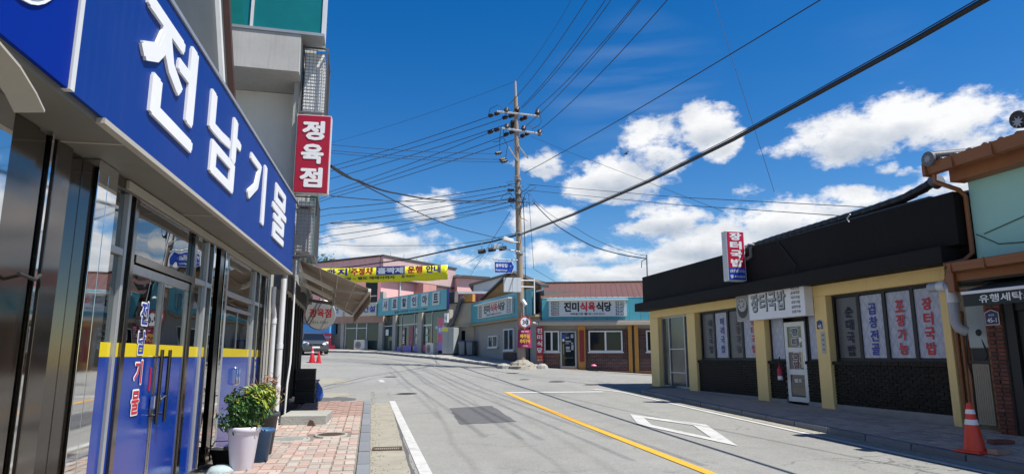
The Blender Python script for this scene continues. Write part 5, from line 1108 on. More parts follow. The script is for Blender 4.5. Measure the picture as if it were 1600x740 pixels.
MB().box(4.72, 4.92, -.12, .06, .6, 3.25).build('post', M_orangewood, rs); MB().box(5.04, 5.25, -.12, .06, .6, 3.25).build('post', M_orangewood, rs); MB().tube([(4.98, -.1, .6), (4.98, -.1, 3.25)], .045).build('downpipe', M_black, rs); MB().box(4.93, 5.03, -.0, .06, .6, 3.25).build('post_gap', M_black, rs)
def swindow(x0, x1, z0, z1, root, k=2, place=None, y=-.03, g=M_darkglass):
    f = .07; w = MB().box(x0, x1, y - .03, y + .08, z0, z0 + f).box(x0, x1, y - .03, y + .08, z1 - f, z1).box(x0, x0 + f, y - .03, y + .08, z0 + f, z1 - f).box(x1 - f, x1, y - .03, y + .08, z0 + f, z1 - f)
    for i in range(1, k): q = x0 + (x1 - x0) * i / k; w.box(q - .045, q + .045, y - .02, y + .07, z0 + f, z1 - f)
    w = w.build('window', M_white, root)
    for i in range(k): a = x0 + (x1 - x0) * i / k; b = x0 + (x1 - x0) * (i + 1) / k; MB().box(a + f - (.02 if i else 0), b - f + (.02 if i < k - 1 else 0), y + .02 + .01 * i, y + .035 + .01 * i, z0 + f, z1 - f).build('pane', g if i == 0 else M_greenglass, w)
    MB().box(x0 - .05, x1 + .05, y - .07, y + .0, z0 - .06, z0 - .001).build('sill', M_white, w)
    if place: place(w)
    return w
for (a, b) in ((.26, 1.07), (2.64, 4.42), (5.66, 7.3)): swindow(a, b, 1.87, 2.98, rs, y=-.085)
d = MB().box(1.12, 1.20, -.06, .05, 1.0, 2.97).box(1.90, 1.98, -.06, .05, 1.0, 2.97).box(1.20, 1.90, -.06, .05, 2.89, 2.97).box(1.20, 1.90, -.06, .05, 1.0, 1.12).build('door', M_alu, rs); MB().box(1.20, 1.90, -.02, -.005, 1.12, 2.89).build('pane', mat('door_glass', (.012, .022, .024), .05, var=.3, spec=.7), d)
MB().box(1.21, 1.42, -.026, -.021, 2.62, 2.80).build('sticker', M_signblue, d); MB().box(1.24, 1.34, -.026, -.021, 2.42, 2.56).build('notice', M_letter, d)
for (x, z, w_, h_) in ((1.76, 2.7, .14, .2), (1.5, 2.62, .2, .06), (1.55, 2.42, .3, .07), (1.5, 2.31, .18, .05), (1.53, 2.08, .2, .14), (1.55, 1.92, .24, .08), (1.77, 2.1, .12, .26), (1.76, 2.32, .1, .1)): MB().box(x - w_ / 2, x + w_ / 2, -.026, -.021, z - h_ / 2, z + h_ / 2).build('sticker', mat('sticker_pale', (.38, .42, .46), .6, var=.3, scale=12), d)
text('852-0313', (1.55, 1.56, .5, .07), -.022, M_greyprint, d, 'lettering', .02); MB().tube([(1.3, -.06, 1.75), (1.3, -.06, 2.3)], .015).build('handle', M_alu, d)
MB().box(1.05, 2.05, -.5, -.101, .62, .98).build('doorstep', M_orangewood, rs)
ri = [(-.62, 4.70), (9, 4.70)]
MB().prism_x([(-.30, 4.751), (3.6, 5.95), (3.6, 4.0), (-.25, 4.5)], .1, 9.3).build('roof', M_brown_roof, rs)
rib = MB().prism_x([(-.31, 4.765), (3.61, 5.97), (3.61, 5.94), (-.31, 4.735)], -.02, .02).mesh('roof_rib', M_brown_roof)
for i in range(31): link('roof_rib', rib, rs, (.2 + i * .29, 0, 0))
MB().box(.1, 9.3, 3.45, 3.75, 5.92, 6.02).build('ridge_cap', M_brown_roof, rs)
# left front
left(MB().box(0, LLEN, .06, .3, .6, 3.95).build('wall', M_restwall, rs))
left(MB().box(-.2, LLEN + .25, -.35, .05, 3.72, 3.84).build('eave', mat('tan_eave', (.36, .25, .13), .7, var=.12, dirt=.2), rs, .01))
plk2 = MB().box(-.262, .262, -.20, -.16, 3.87, 5.30).mesh('plank', M_teal)
dirn = Vector((math.cos(RZ2 - RZC), math.sin(RZ2 - RZC), 0))
for i in range(21):
    o = left(link('plank', plk2, rs)); o.location = Vector(o.location) + dirn * (.16 + i * .54)
left(MB().box(-.1, 11.2, -.16, .06, 3.88, 5.28).build('fascia_core', M_darkroof, rs))
left(MB().box(-.1, 11.25, -.22, .02, 5.301, 5.33).build('cap', M_alu, rs))
left(MB().box(6.1, 8.2, -.02, .059, .7, 1.85).build('low_brickwork', B_rest, rs)); left(MB().box(9.6, 10.3, -.03, .059, 1.1, 3.4).build('back_door', M_black, rs))
swindow(3.25, 5.05, 2.2, 2.95, rs, place=left, g=M_greenglass); swindow(6.2, 7.95, 1.98, 3.28, rs, place=left, g=M_greenglass)
left(MB().prism([(.4, 5.33), (LLEN - .8, 5.33), (LLEN - .8, 5.75), (6.8, 6.75), (1.2, 5.6)], .3, .5).build('gable', mat('plywood_gable', (.30, .17, .06), .7, var=.2, scale=3), rs)); left(MB().prism([(1.0, 5.58), (1.0, 5.5), (6.8, 6.70), (LLEN, 5.35), (LLEN, 5.5), (6.8, 6.86)], .1, .6).build('verge', M_darkroof, rs))
left(MB().box(0, LLEN, .31, 5, .5, 5.2).build('core', M_interior, rs))
# its two fascia signs and the vertical one
def rest_sign(loc, rz, x0, x1, z0, z1, y, label):
    t = thing('fascia_sign', label, 'sign', loc, rz, 'restaurant fascia signs'); w = x1 - x0; h = z1 - z0
    MB().box(x0, x1, y - .14, y, z0, z1).build('box', M_whitesign, t, .01); MB().box(x0 - .08, x1 + .08, y - .42, y, z1 + .001, z1 + .06).build('canopy', M_letter, t)
    yy = y - .143; n = 6
    for i, ch in enumerate('진미식육식당'):
        text(ch, (x0 + w * (.245 + i * .104), z0 + h * .61, w * .094, h * .62), yy, M_redprint if i in (2, 3) else M_ink, t, 'letter', .05)
    text('대표음식점 ☎ 851-332-0313', (x0 + w * .5, z0 + h * .16, w * .44, h * .15), yy, M_ink, t, 'lettering', .03)
    for j in range(4):
        z = z0 + h * (.84 - j * .225)
        for (a, s, m) in ((.035, '오리삼겹', mat('tile_green', (.03, .08, .05), .5) if j < 3 else mat('tile_maroon', (.16, .02, .03), .5)), (.865, '주물럭', mat('tile_teal', (.03, .07, .08), .5) if j < 3 else M_navy)):
            MB().box(x0 + w * a, x0 + w * (a + .10), yy - .002, yy + .002, z - h * .09, z + h * .09).build('menu_panel', m, t); text(s, (x0 + w * (a + .05), z, w * .085, h * .13), yy - .004, M_letter, t, 'lettering', .03)
    return t
rest_sign(CO, RZC, .55, 4.66, 3.72, 4.56, -.31, 'white restaurant sign with red middle characters on the sunlit teal fascia')
rest_sign(LO2, RZ2, 1.9, 8.5, 4.14, 5.0, -.205, 'white restaurant sign with red middle characters on the shaded teal fascia')
vt = thing('vertical_sign', 'narrow red upright restaurant sign at the building corner', 'sign', CO, RZC)
MB().box(-.14, .22, -.34, -.26, 1.34, 3.22).build('panel', M_red, vt, .006)
for i, ch in enumerate('진미식당'): text(ch, (.04, 2.98 - i * .34, .27, .27), -.342, M_letter, vt, 'letter', .04)
text('갈비탕', (.04, 1.60, .27, .12), -.342, mat('print_yellow', (.7, .45, .03), .5), vt, 'lettering', .02); text('생고기', (.04, 1.44, .27, .10), -.342, M_letter, vt, 'lettering', .02)
MB().box(-.12, -.06, -.30, -.25, .95, 1.34).box(.12, .18, -.30, -.25, .95, 1.34).build('foot', M_wood, vt)
cm = MB().tube([(-.30, -.42, 3.40), (-.05, -.55, 3.34)], .05, 12).build('security_camera', M_white); cm.location = CO; cm.rotation_euler = (0, 0, RZC); tag(cm, 'small white camera under the eave at the restaurant corner', 'camera')
crate(*in_frame(CO, RZC, (2.88, -.55, zg(10.4, 34) - .02)), RZC, 'green black crate with a pink lid by the restaurant plinth', None)
o = MB().lathe([(.15, 0), (.14, .04), (.06, .08), (.001, .09)], n=16).build('pink_bowl', mat('pink_plastic', (.75, .18, .30), .4, var=.1)); o.location = in_frame(CO, RZC, (2.88, -.55, zg(10.4, 34) + .26)); tag(o, 'pink plastic bowl upturned on the crate by the restaurant', 'bowl')
# yard wall between the restaurant and the mart with cabinet, duct and bins
YO, RZY = (3.75, 48.0, 0), math.atan2(46.76 - 48.0, 5.49 - 3.75); YL = math.hypot(1.24, 1.74)
yw = thing('yard_wall', 'tan rendered wall with a small window between the mart and the teal restaurant', 'wall', YO, RZY)
M_tan = mat('tan_render', (.46, .40, .32), .85, var=.12, dirt=.3, streak=.2, dcol=(.27, .22, .18))
MB().box(0, YL, .0, .25, 1.2, 5.40).build('wall', M_tan, yw); MB().box(-.05, YL + .1, -.04, .3, 5.401, 5.47).build('coping', M_rust, yw)
MB().box(.75, YL, -.28, -.001, 3.72, 3.80).build('small_canopy', M_tan, yw); w = MB().box(1.10, 1.52, -.04, -.001, 2.65, 3.50).build('window', M_alu, yw); MB().box(1.16, 1.46, -.05, -.041, 2.71, 3.44).build('pane', M_darkglass, yw)
MB().box(1.35, 2.05, -.10, .3, 5.471, 6.02).build('orange_box', M_orangewood, yw)
cb = thing('electric_cabinet', 'grey roadside electricity cabinet with a yellow warning strip', 'cabinet', (3.82, 46.9, 1.68), RZY)
MB().box(-.42, .50, -.35, .35, .14, 1.95).build('body', M_cab, cb, .015); MB().box(-.43, .05, -.36, -.351, 1.68, 1.92).build('warning_strip', M_yellow, cb); MB().box(-.38, .46, -.30, .32, .0, .139).build('foot', M_black, cb); MB().box(.045, .055, -.354, -.348, .16, 1.92).build('door_gap', M_black, cb)
dc = thing('exhaust_duct', 'ribbed dark duct curving down from the orange box to the cabinet', 'duct', YO, RZY)
pts = [(1.42, -.18, 5.72), (1.22, -.24, 5.66), (1.02, -.28, 5.2), (.85, -.30, 4.6), (.58, -.32, 4.05), (.22, -.36, 3.68)]
MB().tube(pts, .15, 14).build('duct', M_duct, dc)
for i in range(22):
    q = i / 21 * (len(pts) - 1); k = min(int(q), len(pts) - 2); a, b = Vector(pts[k]), Vector(pts[k + 1]); p = a.lerp(b, q - k); v = (b - a).normalized() * .025; MB().tube([p - v, p + v], .168, 14).build('rib', M_duct, dc)
def bin_(x, y, label):
    t = thing('wheelie_bin', label, 'bin', (x, y, zg(x, y) + .12), RZY, 'grey bins with blue lids'); MB().hexa([(-.20, -.24, .04), (.20, -.24, .04), (.20, .24, .04), (-.20, .24, .04), (-.25, -.30, .92), (.25, -.30, .92), (.25, .30, .92), (-.25, .30, .92)]).build('body', M_bin, t, .02); MB().box(-.27, .27, -.33, .33, .921, .99).build('lid', M_binlid, t, .015)
    for x_ in (-.2, .2): MB().tube([(x_ - .03, .26, .08), (x_ + .03, .26, .08)], .08, 12).build('wheel', M_rubber, t)
bin_(4.72, 46.35, 'grey wheelie bin with blue lid standing nearer the electricity cabinet'); bin_(5.22, 46.0, 'grey wheelie bin with blue lid standing nearer the restaurant window')
# things on the hill behind: rose wall, white gabled house
o = MB().box(0, 4.3, 0, 3, 3, 6.50).build('rose_annex', M_pinkred); o.location = (4.35, 52.2, 0); o.rotation_euler = (0, 0, R(-15)); tag(o, 'rose red annex wall with pale cornice behind the exhaust duct', 'building')
MB().box(-.1, 4.4, -.15, 3.1, 6.501, 6.68).build('cornice', M_letter, o)
for i in range(6): MB().tube([(.3 + i * .35, -.02, 5.0), (.4 + i * .33, -.03, 5.6 + .2 * (i % 3)), (.25 + i * .36, -.03, 6.2)], .025, 5).build('creeper_stem', M_dry, o)
wh = thing('gabled_house', 'white gabled house with dark roof edge behind the restaurant roof', 'house', (6.7, 57.7, 0), R(-10))
MB().prism([(0, 3), (7.2, 3), (7.2, 7.75), (3.1, 8.75), (0, 7.9)], 0, 8).build('wall', M_whitesign, wh); MB().prism([(-.4, 7.72), (3.1, 8.70), (7.9, 7.50), (7.9, 7.66), (3.1, 8.9), (-.4, 7.9)], -.35, 8.2).build('roof', M_darkroof, wh)
for (a, b) in ((.9, 1.9), (2.5, 3.3)): w = MB().box(a, b, -.05, -.001, 6.0, 7.4).build('window', M_alu, wh); MB().box(a + .12, b - .12, -.07, -.051, 6.1, 7.3).build('pane', M_greenglass, w)

# ------------------------------------------------------------------ feed mart with the teal sign
MO = (-1.07, 57.05, 0); RZM = R(-62.7)
mt = thing('mart_building', 'feed discount mart with glazed front under a teal ribbed fascia', 'building', MO, RZM)
MB().prism([(-.3, 1.2), (10.5, 1.2), (10.5, 6.3), (-.3, 6.3)], .5, .8).build('core', M_interior, mt)
rbp = MB().box(-.135, .135, -.35, -.31, 4.96, 6.40).mesh('plank', mat('mart_teal', (.13, .43, .48), .5, var=.05, streak=.08, dcol=(.07, .24, .28)))
for i in range(40): link('plank', rbp, mt, (-.16 + i * .277, 0, 0))
MB().box(-.30, 10.78, -.31, -.12, 4.965, 6.38).build('fascia_core', M_darkroof, mt); MB().box(10.79, 10.84, -.36, -.15, 4.95, 6.42).build('end_cap', M_navy, mt)
MB().box(-.3, 10.7, .2, .49, 1.6, 2.08).build('sill_wall', M_plinth, mt)
for (a, b) in ((-.2, .15), (1.95, 2.5), (6.15, 6.75), (10.45, 10.7)): MB().box(a, b, -.05, .35, 1.5, 4.95).build('pillar', M_plaster, mt)
GM = mat('mart_glass', (.035, .06, .058), .06, var=.25, scale=2, spec=.6); 
for (a, b) in ((.15, 1.95), (2.5, 3.3), (3.3, 5.4), (5.4, 6.15), (6.75, 8.05), (8.05, 10.45)):
    MB().box(a + .04, b - .04, .12, .14, 2.09, 4.94).build('pane', GM, mt); MB().box(b - .04, b + .04, .08, .18, 2.09, 4.94).build('mullion', M_alu, mt)
MB().box(.15, 6.15, .09, .119, 4.1, 4.16).box(6.75, 8.05, .09, .119, 3.9, 4.02).build('transom', M_alu_w, mt)
for (x, w_, z0, z1, m) in ((3.7, .5, 2.5, 3.9, mat('poster_dark', (.14, .09, .10), .5, var=.5, scale=6)), (4.9, .7, 2.45, 4.0, mat('poster_rose', (.26, .09, .12), .5, var=.5, scale=6)), (4.3, 1.4, 2.0, 2.5, M_lilac), (5.8, .7, 2.0, 2.5, M_lilac), (2.9, .6, 2.0, 2.4, M_lilac), (7.4, 1.2, 2.0, 2.5, M_pinkpost), (9.4, .8, 2.95, 3.5, M_lilac), (.8, .5, 3.35, 3.85, M_letter), (6.45, .5, 3.6, 3.9, M_signblue)):
    MB().box(x - w_ / 2, x + w_ / 2, .06, .075, z0, z1).build('poster', m, mt)
for i, s in enumerate(('사료', '개사료', '축산', '농약')): 
    vtext(s, (3.7, 4.95, 5.8, 7.4)[i], 3.85, 2.6, .34, .055, (M_letter, M_pinkpost, M_letter, M_letter)[i], mt, .03)
text('배합사료 판매', (9.4, 3.72, 1.5, .25), .055, M_letter, mt, 'lettering', .03)
ms = thing('fascia_sign', 'six white squares with black mart characters on the ribbed teal fascia', 'sign', MO, RZM)
for i, ch in enumerate('사료할인마트'):
    cx = 1.25 + i * 1.62; b = MB().box(cx - .52, cx + .52, -.40, -.36, 5.34, 6.30).build('square', M_whitesign, ms); text(ch, (cx, 5.83, .66, .68), -.402, M_ink, ms, 'letter', .04)
text('철물사료전문 010-5422-5380', (5.4, 5.15, 5.2, .18), -.353, M_ink, ms, 'lettering', .03)
def ac_unit(loc, rz, label, s=1.0):
    t = thing('air_conditioner', label, 'air conditioner', loc, rz, 'outdoor units on the far pavement'); MB().box(-.45 * s, .45 * s, -.18 * s, .18 * s, .05, .72 * s).build('casing', M_cagewhite, t, .02); MB().disc((-.1 * s, -.182 * s, .38 * s), .25 * s, 'y', .02).build('fan_grille', mat('grille_grey', (.2, .2, .2), .5), t)
    MB().disc((-.1 * s, -.190 * s, .38 * s), .07 * s, 'y', .02).build('hub', M_red, t); MB().box(-.4 * s, -.3 * s, -.15 * s, .15 * s, 0, .05).box(.3 * s, .4 * s, -.15 * s, .15 * s, 0, .05).build('foot', M_black, t)
ac_unit(in_frame(MO, RZM, (9.1, -.5, 1.75)), RZM, 'white outdoor unit beside the lilac banner of the mart', 1.15)
bnr = thing('feather_banner', 'purple and red upright banner at the right end of the mart', 'banner', MO, RZM); 
for i, m in enumerate((M_lilac, M_pinkpost, M_lilac, M_pinkpost)): MB().box(9.9, 10.55, -.46, -.44, 2.05 + i * .58, 2.62 + i * .58).build('panel', m, bnr)
MB().tube([(9.86, -.45, 1.6), (9.86, -.45, 4.45)], .03).build('pole', M_alu, bnr); text('행사', (10.22, 3.5, .5, .34), -.462, M_letter, bnr, 'lettering', .03)
o = MB().box(10.75, 11.2, -.5, -.42, 4.0, 4.65).build('number_plate', M_letter); o.location = MO; o.rotation_euler = (0, 0, RZM); tag(o, 'small white plate above the upright banner of the mart', 'sign'); text('니', (10.97, 4.33, .24, .36), -.503, M_ink, o, 'lettering', .03)

# ------------------------------------------------------------------ far left row of shops and the pink house behind
FO = (-8.9, 62.0, 0); RZF = R(-31.9)
fs_ = thing('far_shop_building', 'low row of shops with cream and white signboards beyond the bend', 'building', FO, RZF)
MB().box(-7, 9.3, .4, 6, 1.5, 5.2).build('wall', M_plaster, fs_); MB().box(-7, 9.4, -.2, .39, 4.45, 5.0).build('fascia', mat('salmon_fascia', (.42, .25, .19), .7, var=.12, dirt=.3), fs_)
MB().box(5.5, 8.85, .1, .14, 2.25, 4.44).build('pane', GM, fs_)
for x in (5.45, 6.6, 7.6, 8.85): MB().box(x, x + .07, .05, .18, 2.2, 4.44).build('mullion', M_alu_w, fs_)
MB().box(5.5, 7.6, .07, .12, 4.0, 4.06).build('transom', M_alu_w, fs_)
MB().box(8.95, 9.3, -.15, .39, 1.6, 7.05).build('pillar', M_plaster, fs_); MB().box(5.1, 5.4, -.1, .39, 1.6, 4.44).build('pillar', M_plaster, fs_)
MB().box(-.2, 4.4, .3, .39, 3.6, 4.44).box(-6, -.3, .3, .39, 2.2, 4.44).build('dark_opening', M_darkglass, fs_)
MB().box(.6, 4.3, -.6, .29, 3.55, 4.42).build('blue_tarp', M_bluewall, fs_); MB().box(1.2, 4.5, -.7, -.61, 2.35, 3.5).build('lilac_panel', mat('pale_violet', (.28, .26, .50), .6, var=.1), fs_)
MB().box(1.2, 4.6, -.72, -.7, 3.35, 3.6).box(3.2, 5.0, -.72, -.7, 2.2, 2.6).box(3.4, 4.6, -.74, -.72, 2.6, 3.2).build('red_panel', M_crimson, fs_)
for (a, b, m, s, c_) in ((5.6, 8.8, M_creamsign, '종합건설', M_blueprint), (1.4, 5.4, M_whitesign, '한마음부동산', M_greyprint), (-2.2, 1.2, M_whitesign, '미장원', M_greyprint)):
    t = thing('signboard', {'종합건설': 'cream signboard with blue characters left of the mart', '한마음부동산': 'white signboard behind the awning on the far shops', '미장원': 'white signboard furthest left above the parked car'}[s], 'sign', FO, RZF, 'signboards on the far shops')
    MB().box(a, b, -.35, -.2, 5.02, 6.15).build('box', m, t); text(s, ((a + b) / 2 + (.0 if c_ is M_greyprint else .2), 5.6, (b - a) * .8, .55), -.353, c_, t, 'lettering', .04)
MB().box(-6, 9.3, .0, 6, 5.2, 6.1).build('parapet', M_pinkwall, fs_)
ac_unit(in_frame(FO, RZF, (7.55, -.6, 2.12)), RZF, 'white outdoor unit before the green glass shopfront left of the mart', 1.2)
po = MB().box(.2, 1.0, -.45, -.40, 2.7, 4.1).build('poster_stand', mat('poster_orange', (.45, .14, .05), .6, var=.4, scale=4)); po.location = FO; po.rotation_euler = (0, 0, RZF); tag(po, 'orange poster on the far shop behind the parked car', 'poster')

ph = thing('pink_house', 'two storey weathered pink house with stained parapet above the mart', 'house', (-1.49, 65.24, 0), math.atan2(10.5, 9.7))
MB().box(0, 11.0, 0, 8, 2, 9.2).build('wall', M_pinkwall, ph)
MB().box(-.15, 11.4, -.35, 8.2, 9.201, 11.25).build('parapet', M_pinkgrey, ph); MB().box(-.25, 11.5, -.45, 8.3, 11.251, 11.42).build('coping', M_darkroof, ph); MB().box(-.2, 11.4, -.42, -.0, 9.05, 9.2).build('ledge', M_darkroof, ph)
for i in range(5): MB().tube([(1.5 + i * 2, .3, 11.4), (1.5 + i * 2, .3, 12.0)], .025, 5).build('rail_post', M_alu, ph)
for (a, b, z0, z1) in ((7.9, 10.2, 5.9, 8.6),): 
    w = MB().box(a, b, -.06, -.001, z0, z1).build('window', M_greenglass, ph); MB().box(a, b, -.08, -.061, (z0 + z1) / 2, (z0 + z1) / 2 + .1).build('mullion', M_alu, w)
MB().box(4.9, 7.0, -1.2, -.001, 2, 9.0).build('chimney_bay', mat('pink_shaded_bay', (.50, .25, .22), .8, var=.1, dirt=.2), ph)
MB().tube([(2.6, -.12, 3), (2.6, -.12, 9)], .08, 8).build('downpipe', M_whitesign, ph)
ph2 = thing('pink_house', 'lower stepped pink block with dark eaves right of the weathered house', 'house', (6.6, 72.5, 0), R(20)); MB().box(0, 3.6, 0, 6, 2, 10.2).build('wall', M_pinkwall, ph2); MB().box(-.2, 3.9, -.4, 6, 10.201, 10.5).build('roof', M_darkroof, ph2); w = MB().box(1.0, 2.6, -.06, -.001, 7.6, 8.6).build('window', M_greenglass, ph2)
ph3 = thing('pink_house', 'shaded pink wing with a small dark window left of the weathered house', 'house', (-8.6, 71.6, 0), R(-41.9))
MB().box(0, 9.45, .02, 6, 2, 9.3).build('wall', M_pinkwall, ph3); MB().box(-.2, 9.5, -.3, 6, 9.301, 11.2).build('parapet', M_pinkgrey, ph3); MB().box(-.3, 9.55, -.4, 6, 11.201, 11.4).build('coping', M_darkroof, ph3)
w = MB().box(7.6, 9.1, -.05, .019, 6.4, 8.9).build('window', M_darkglass, ph3); MB().box(7.6, 9.1, -.08, -.051, 7.4, 7.5).build('mullion', M_alu, w)

# ------------------------------------------------------------------ utility pole and everything on it
PX, PY, PZ = 6.50, 34.6, 1.0
lean = lambda z: PX + .12 - (z - 1.0) * .022
pole = thing('utility_pole', 'tall concrete utility pole with two crossarms in a rough stone base', 'utility pole', (0, 0, 0))
MB().tube([(lean(z), PY, z) for z in (.6, 4, 8, 12, 16.0)], .21, 20, r1=.115).build('shaft', M_poleconc, pole)
MB().tube([(lean(15.4), PY, 15.4), (lean(16.9), PY, 16.95)], .105, 14, r1=.06).build('pole_cap', M_galv, pole)
for z in (14.95, 13.95):
    x = lean(z); dz = .06 if z > 14.5 else .1; w0, w1 = (1.12, 1.28) if z > 14.5 else (.85, 1.40)
    MB().bar((x - w0, PY - .14, z + dz), (x + w1, PY - .14, z - dz), .10, .10).build('crossarm', M_galv, pole, .008)
    MB().tube([(x, PY, z - .08), (x, PY, z + .08)], .16, 16).build('clamp', M_galv, pole)
MB().bar((lean(12.4) - .5, PY - .15, 13.0), (lean(12.4) + .02, PY - .15, 12.2), .07).bar((lean(12.4) + .6, PY - .15, 12.4), (lean(12.4) + .05, PY - .15, 13.1), .07).build('brace', M_galv, pole)
ins = MB().lathe([(.03, -.26), (.05, -.24), (.13, -.14), (.05, -.12), (.14, 0), (.05, .02), (.13, .12), (.05, .14), (.03, .24)], n=12).mesh('insulator', M_insul)
def insul(a, b, k=1):
    a, b = Vector(a), Vector(b)
    for i in range(k):
        o = link('insulator', ins, pole, a.lerp(b, (i + .5) / k)); o.rotation_euler = (b - a).to_track_quat('Z', 'Y').to_euler(); o.scale = (.9, .9, (b - a).length / k / .52)
post_i = MB().lathe([(.04, 0), (.13, .04), (.15, .14), (.09, .18), (.15, .24), (.13, .36), (.05, .40)], n=14).mesh('pin_insulator', M_insul)
for (u, v) in ((790, 171), (807, 169), (839, 174), (791, 196), (817, 199), (842, 205)): p = at_y(u, v, PY - .14); o = link('pin_insulator', post_i, pole, p - Vector((0, 0, .2))); o.rotation_euler = (R(-30), R(20), 0)
for (u0, v0, u1, v1) in ((781, 176, 762, 182), (803, 180, 784, 185), (823, 183, 813, 187), (781, 201, 761, 208), (804, 205, 786, 212), (827, 207, 813, 214), (801, 189, 800, 199)): insul(at_y(u0, v0, PY - .1), at_y(u1, v1, PY + .5), 2)
for (u, v) in ((779, 239), (786, 249), (788, 252)): insul(at_y(u - 6, v + 1, PY), at_y(u + 6, v - 1, PY), 1)
# jumper loops between the arms
def pixwire(pts, r=.018): return [at_y(u, v, y) for (u, v, y) in pts]
jm = [[(763, 181, 35), (766, 170, 34.6), (778, 164, 34.4), (787, 170, 34.4)], [(843, 176, 34.3), (846, 190, 34.2), (842, 196, 34.2), (831, 202, 34.3)], [(783, 200, 34.6), (781, 215, 34.6), (781, 236, 34.6)], [(787, 200, 34.6), (787, 216, 34.6), (793, 228, 34.6), (790, 246, 34.6)], [(770, 222, 34.7), (779, 221, 34.6), (786, 213, 34.6)], [(820, 188, 34.4), (826, 196, 34.3), (838, 199, 34.3)]]
for j in jm: MB().tube(pixwire(j), .016, 5).build('jumper', M_wire, pole)
# tangle of terminals around the shaft
tg = MB(); rr = random.Random(5)
for i in range(26):
    z0 = rr.uniform(9.6, 11.0); sx = rr.choice((-1, 1)); x = lean(z0)
    p = [Vector((x + sx * .15, PY - .2, z0))]
    for k in range(4): p.append(p[-1] + Vector((sx * rr.uniform(-.18, .34), rr.uniform(-.15, .15), rr.uniform(-.3, .28))))
    tg.tube(p, .014, 4)
tg.build('wire_tangle', M_wire, pole, kind='stuff')
for z in (9.6, 10.0, 10.4, 10.8, 11.2, 7.1, 8.2): MB().tube([(lean(z), PY, z - .05), (lean(z), PY, z + .05)], .20 if z > 9 else .22, 16).build('band', M_galv, pole)
MB().box(lean(10.3) - .55, lean(10.3) - .22, PY - .2, PY + .0, 9.9, 10.1).box(lean(10.7) - .6, lean(10.7) - .25, PY - .25, PY - .1, 10.5, 10.6).build('terminal', M_black, pole)
for i in range(9):
    z = 3.6 + i * .9; MB().tube([(lean(z) + .1, PY, z), (lean(z) + .34, PY - .05, z)], .012, 5).build('step_bolt', M_iron, pole)
MB().tube([(lean(10) + .26, PY - .1, 10.2), (lean(8) + .30, PY - .1, 8), (lean(5) + .3, PY - .1, 3.0)], .02, 6).build('riser_cable', M_wire, pole)
# stone base
rk = MB().lathe([(.001, 0), (.74, 0), (.78, .12), (.72, .26), (.64, .32), (.56, .44), (.40, .50), (.30, .58), (.2, .60), (.001, .60)], n=30, smooth=False, wob=.13).build('rubble_base', mat('rubble_stone', (.26, .24, .20), .95, var=.35, scale=4, bump=.8, bscale=8, dirt=.5, dcol=(.16, .13, .09)), pole); rk.location = (lean(1) - .02, PY - .1, .86); rk.rotation_euler = (0, 0, .5)
for (dx, dy, s) in ((-1.0, .1, .36), (1.0, -.15, .34), (.75, .5, .3)):
    o = MB().lathe([(.001, 0), (1, .0), (.9, .6), (.4, .95), (.001, 1)], n=10, smooth=False, wob=.16).build('boulder', M_stone); o.scale = (s, s * .9, s * .9); o.location = (lean(1) + dx, PY - .2 + dy, zg(7, 34.5) - .05); tag(o, {-1.0: 'grey boulder left of the stone base of the pole', 1.0: 'grey boulder between the pole base and the red upright sign', .75: 'smaller boulder tucked behind the stone base of the pole'}[dx], 'boulder')
# street lamp, camera arm, boxes on the big cable
st = thing('street_lamp', 'small floodlight on a thin arm reaching left from the utility pole', 'lamp', (lean(7.2), PY - .2, 7.15)); MB().tube([(0, 0, 0), (-1.1, 0, .18)], .03).build('arm', M_galv, st); MB().hexa([(-1.45, -.14, .1), (-1.1, -.14, .14), (-1.1, .14, .14), (-1.45, .14, .1), (-1.45, -.12, .36), (-1.12, -.12, .36), (-1.12, .12, .36), (-1.45, .12, .36)]).build('lamp_head', M_pvcgrey, st, .02)
s2 = thing('street_lamp', 'white slanted lamp head just above the hanging cable closures', 'lamp', (lean(7.8), PY - .25, 7.75)); MB().hexa([(-.95, -.2, .0), (-.35, -.2, -.15), (-.35, .2, -.15), (-.95, .2, .0), (-.9, -.18, .2), (-.36, -.18, .03), (-.36, .18, .03), (-.9, .18, .2)]).build('lamp_head', M_white, s2, .02); MB().tube([(-.4, 0, -.06), (0, .1, -.1)], .03).build('arm', M_galv, s2)
for i, (dx, z, n_) in enumerate(((-2.0, 7.18, 'leftmost'), (-1.45, 7.30, 'middle'), (-.85, 7.38, 'rightmost'))):
    c = thing('cable_closure', n_ + ' black splice closure hanging under the big cable at the pole', 'cable box', (lean(7.5) + dx, PY + .3, z)); MB().tube([(-.2, 0, -.02), (.2, 0, .05)], .12, 14).build('body', M_blackplastic, c); MB().tube([(0, 0, .1), (0, 0, .32)], .015).build('hanger', M_wire, c)
# signs on the pole
bl = thing('street_name_sign', 'blue arrow street name sign on an arm left of the utility pole', 'sign', (lean(6.4), PY - .25, 6.3)); MB().tube([(-.15, 0, .38), (-1.55, 0, .42)], .03).build('arm', M_galv, bl)
MB().prism([(-1.42, -.32), (-.46, -.32), (-.33, .0), (-.46, .30), (-1.42, .30)], -.02, .0).build('plate', M_letter, bl); MB().prism([(-1.39, -.29), (-.48, -.29), (-.36, .0), (-.48, .27), (-1.39, .27)], -.026, -.021).build('face', M_signblue, bl)
text('봉무당길', (-1.03, .08, .62, .20), -.028, M_letter, bl, 'lettering', .04); text('Bongmudang-gil', (-1.02, -.17, .64, .12), -.028, M_letter, bl, 'lettering', .02); text('1-28', (-.58, .06, .12, .06), -.028, M_letter, bl, 'lettering')
for x in (-1.2, -.7): MB().tube([(x, 0, .30), (x, 0, .40)], .015).build('bracket', M_galv, bl)
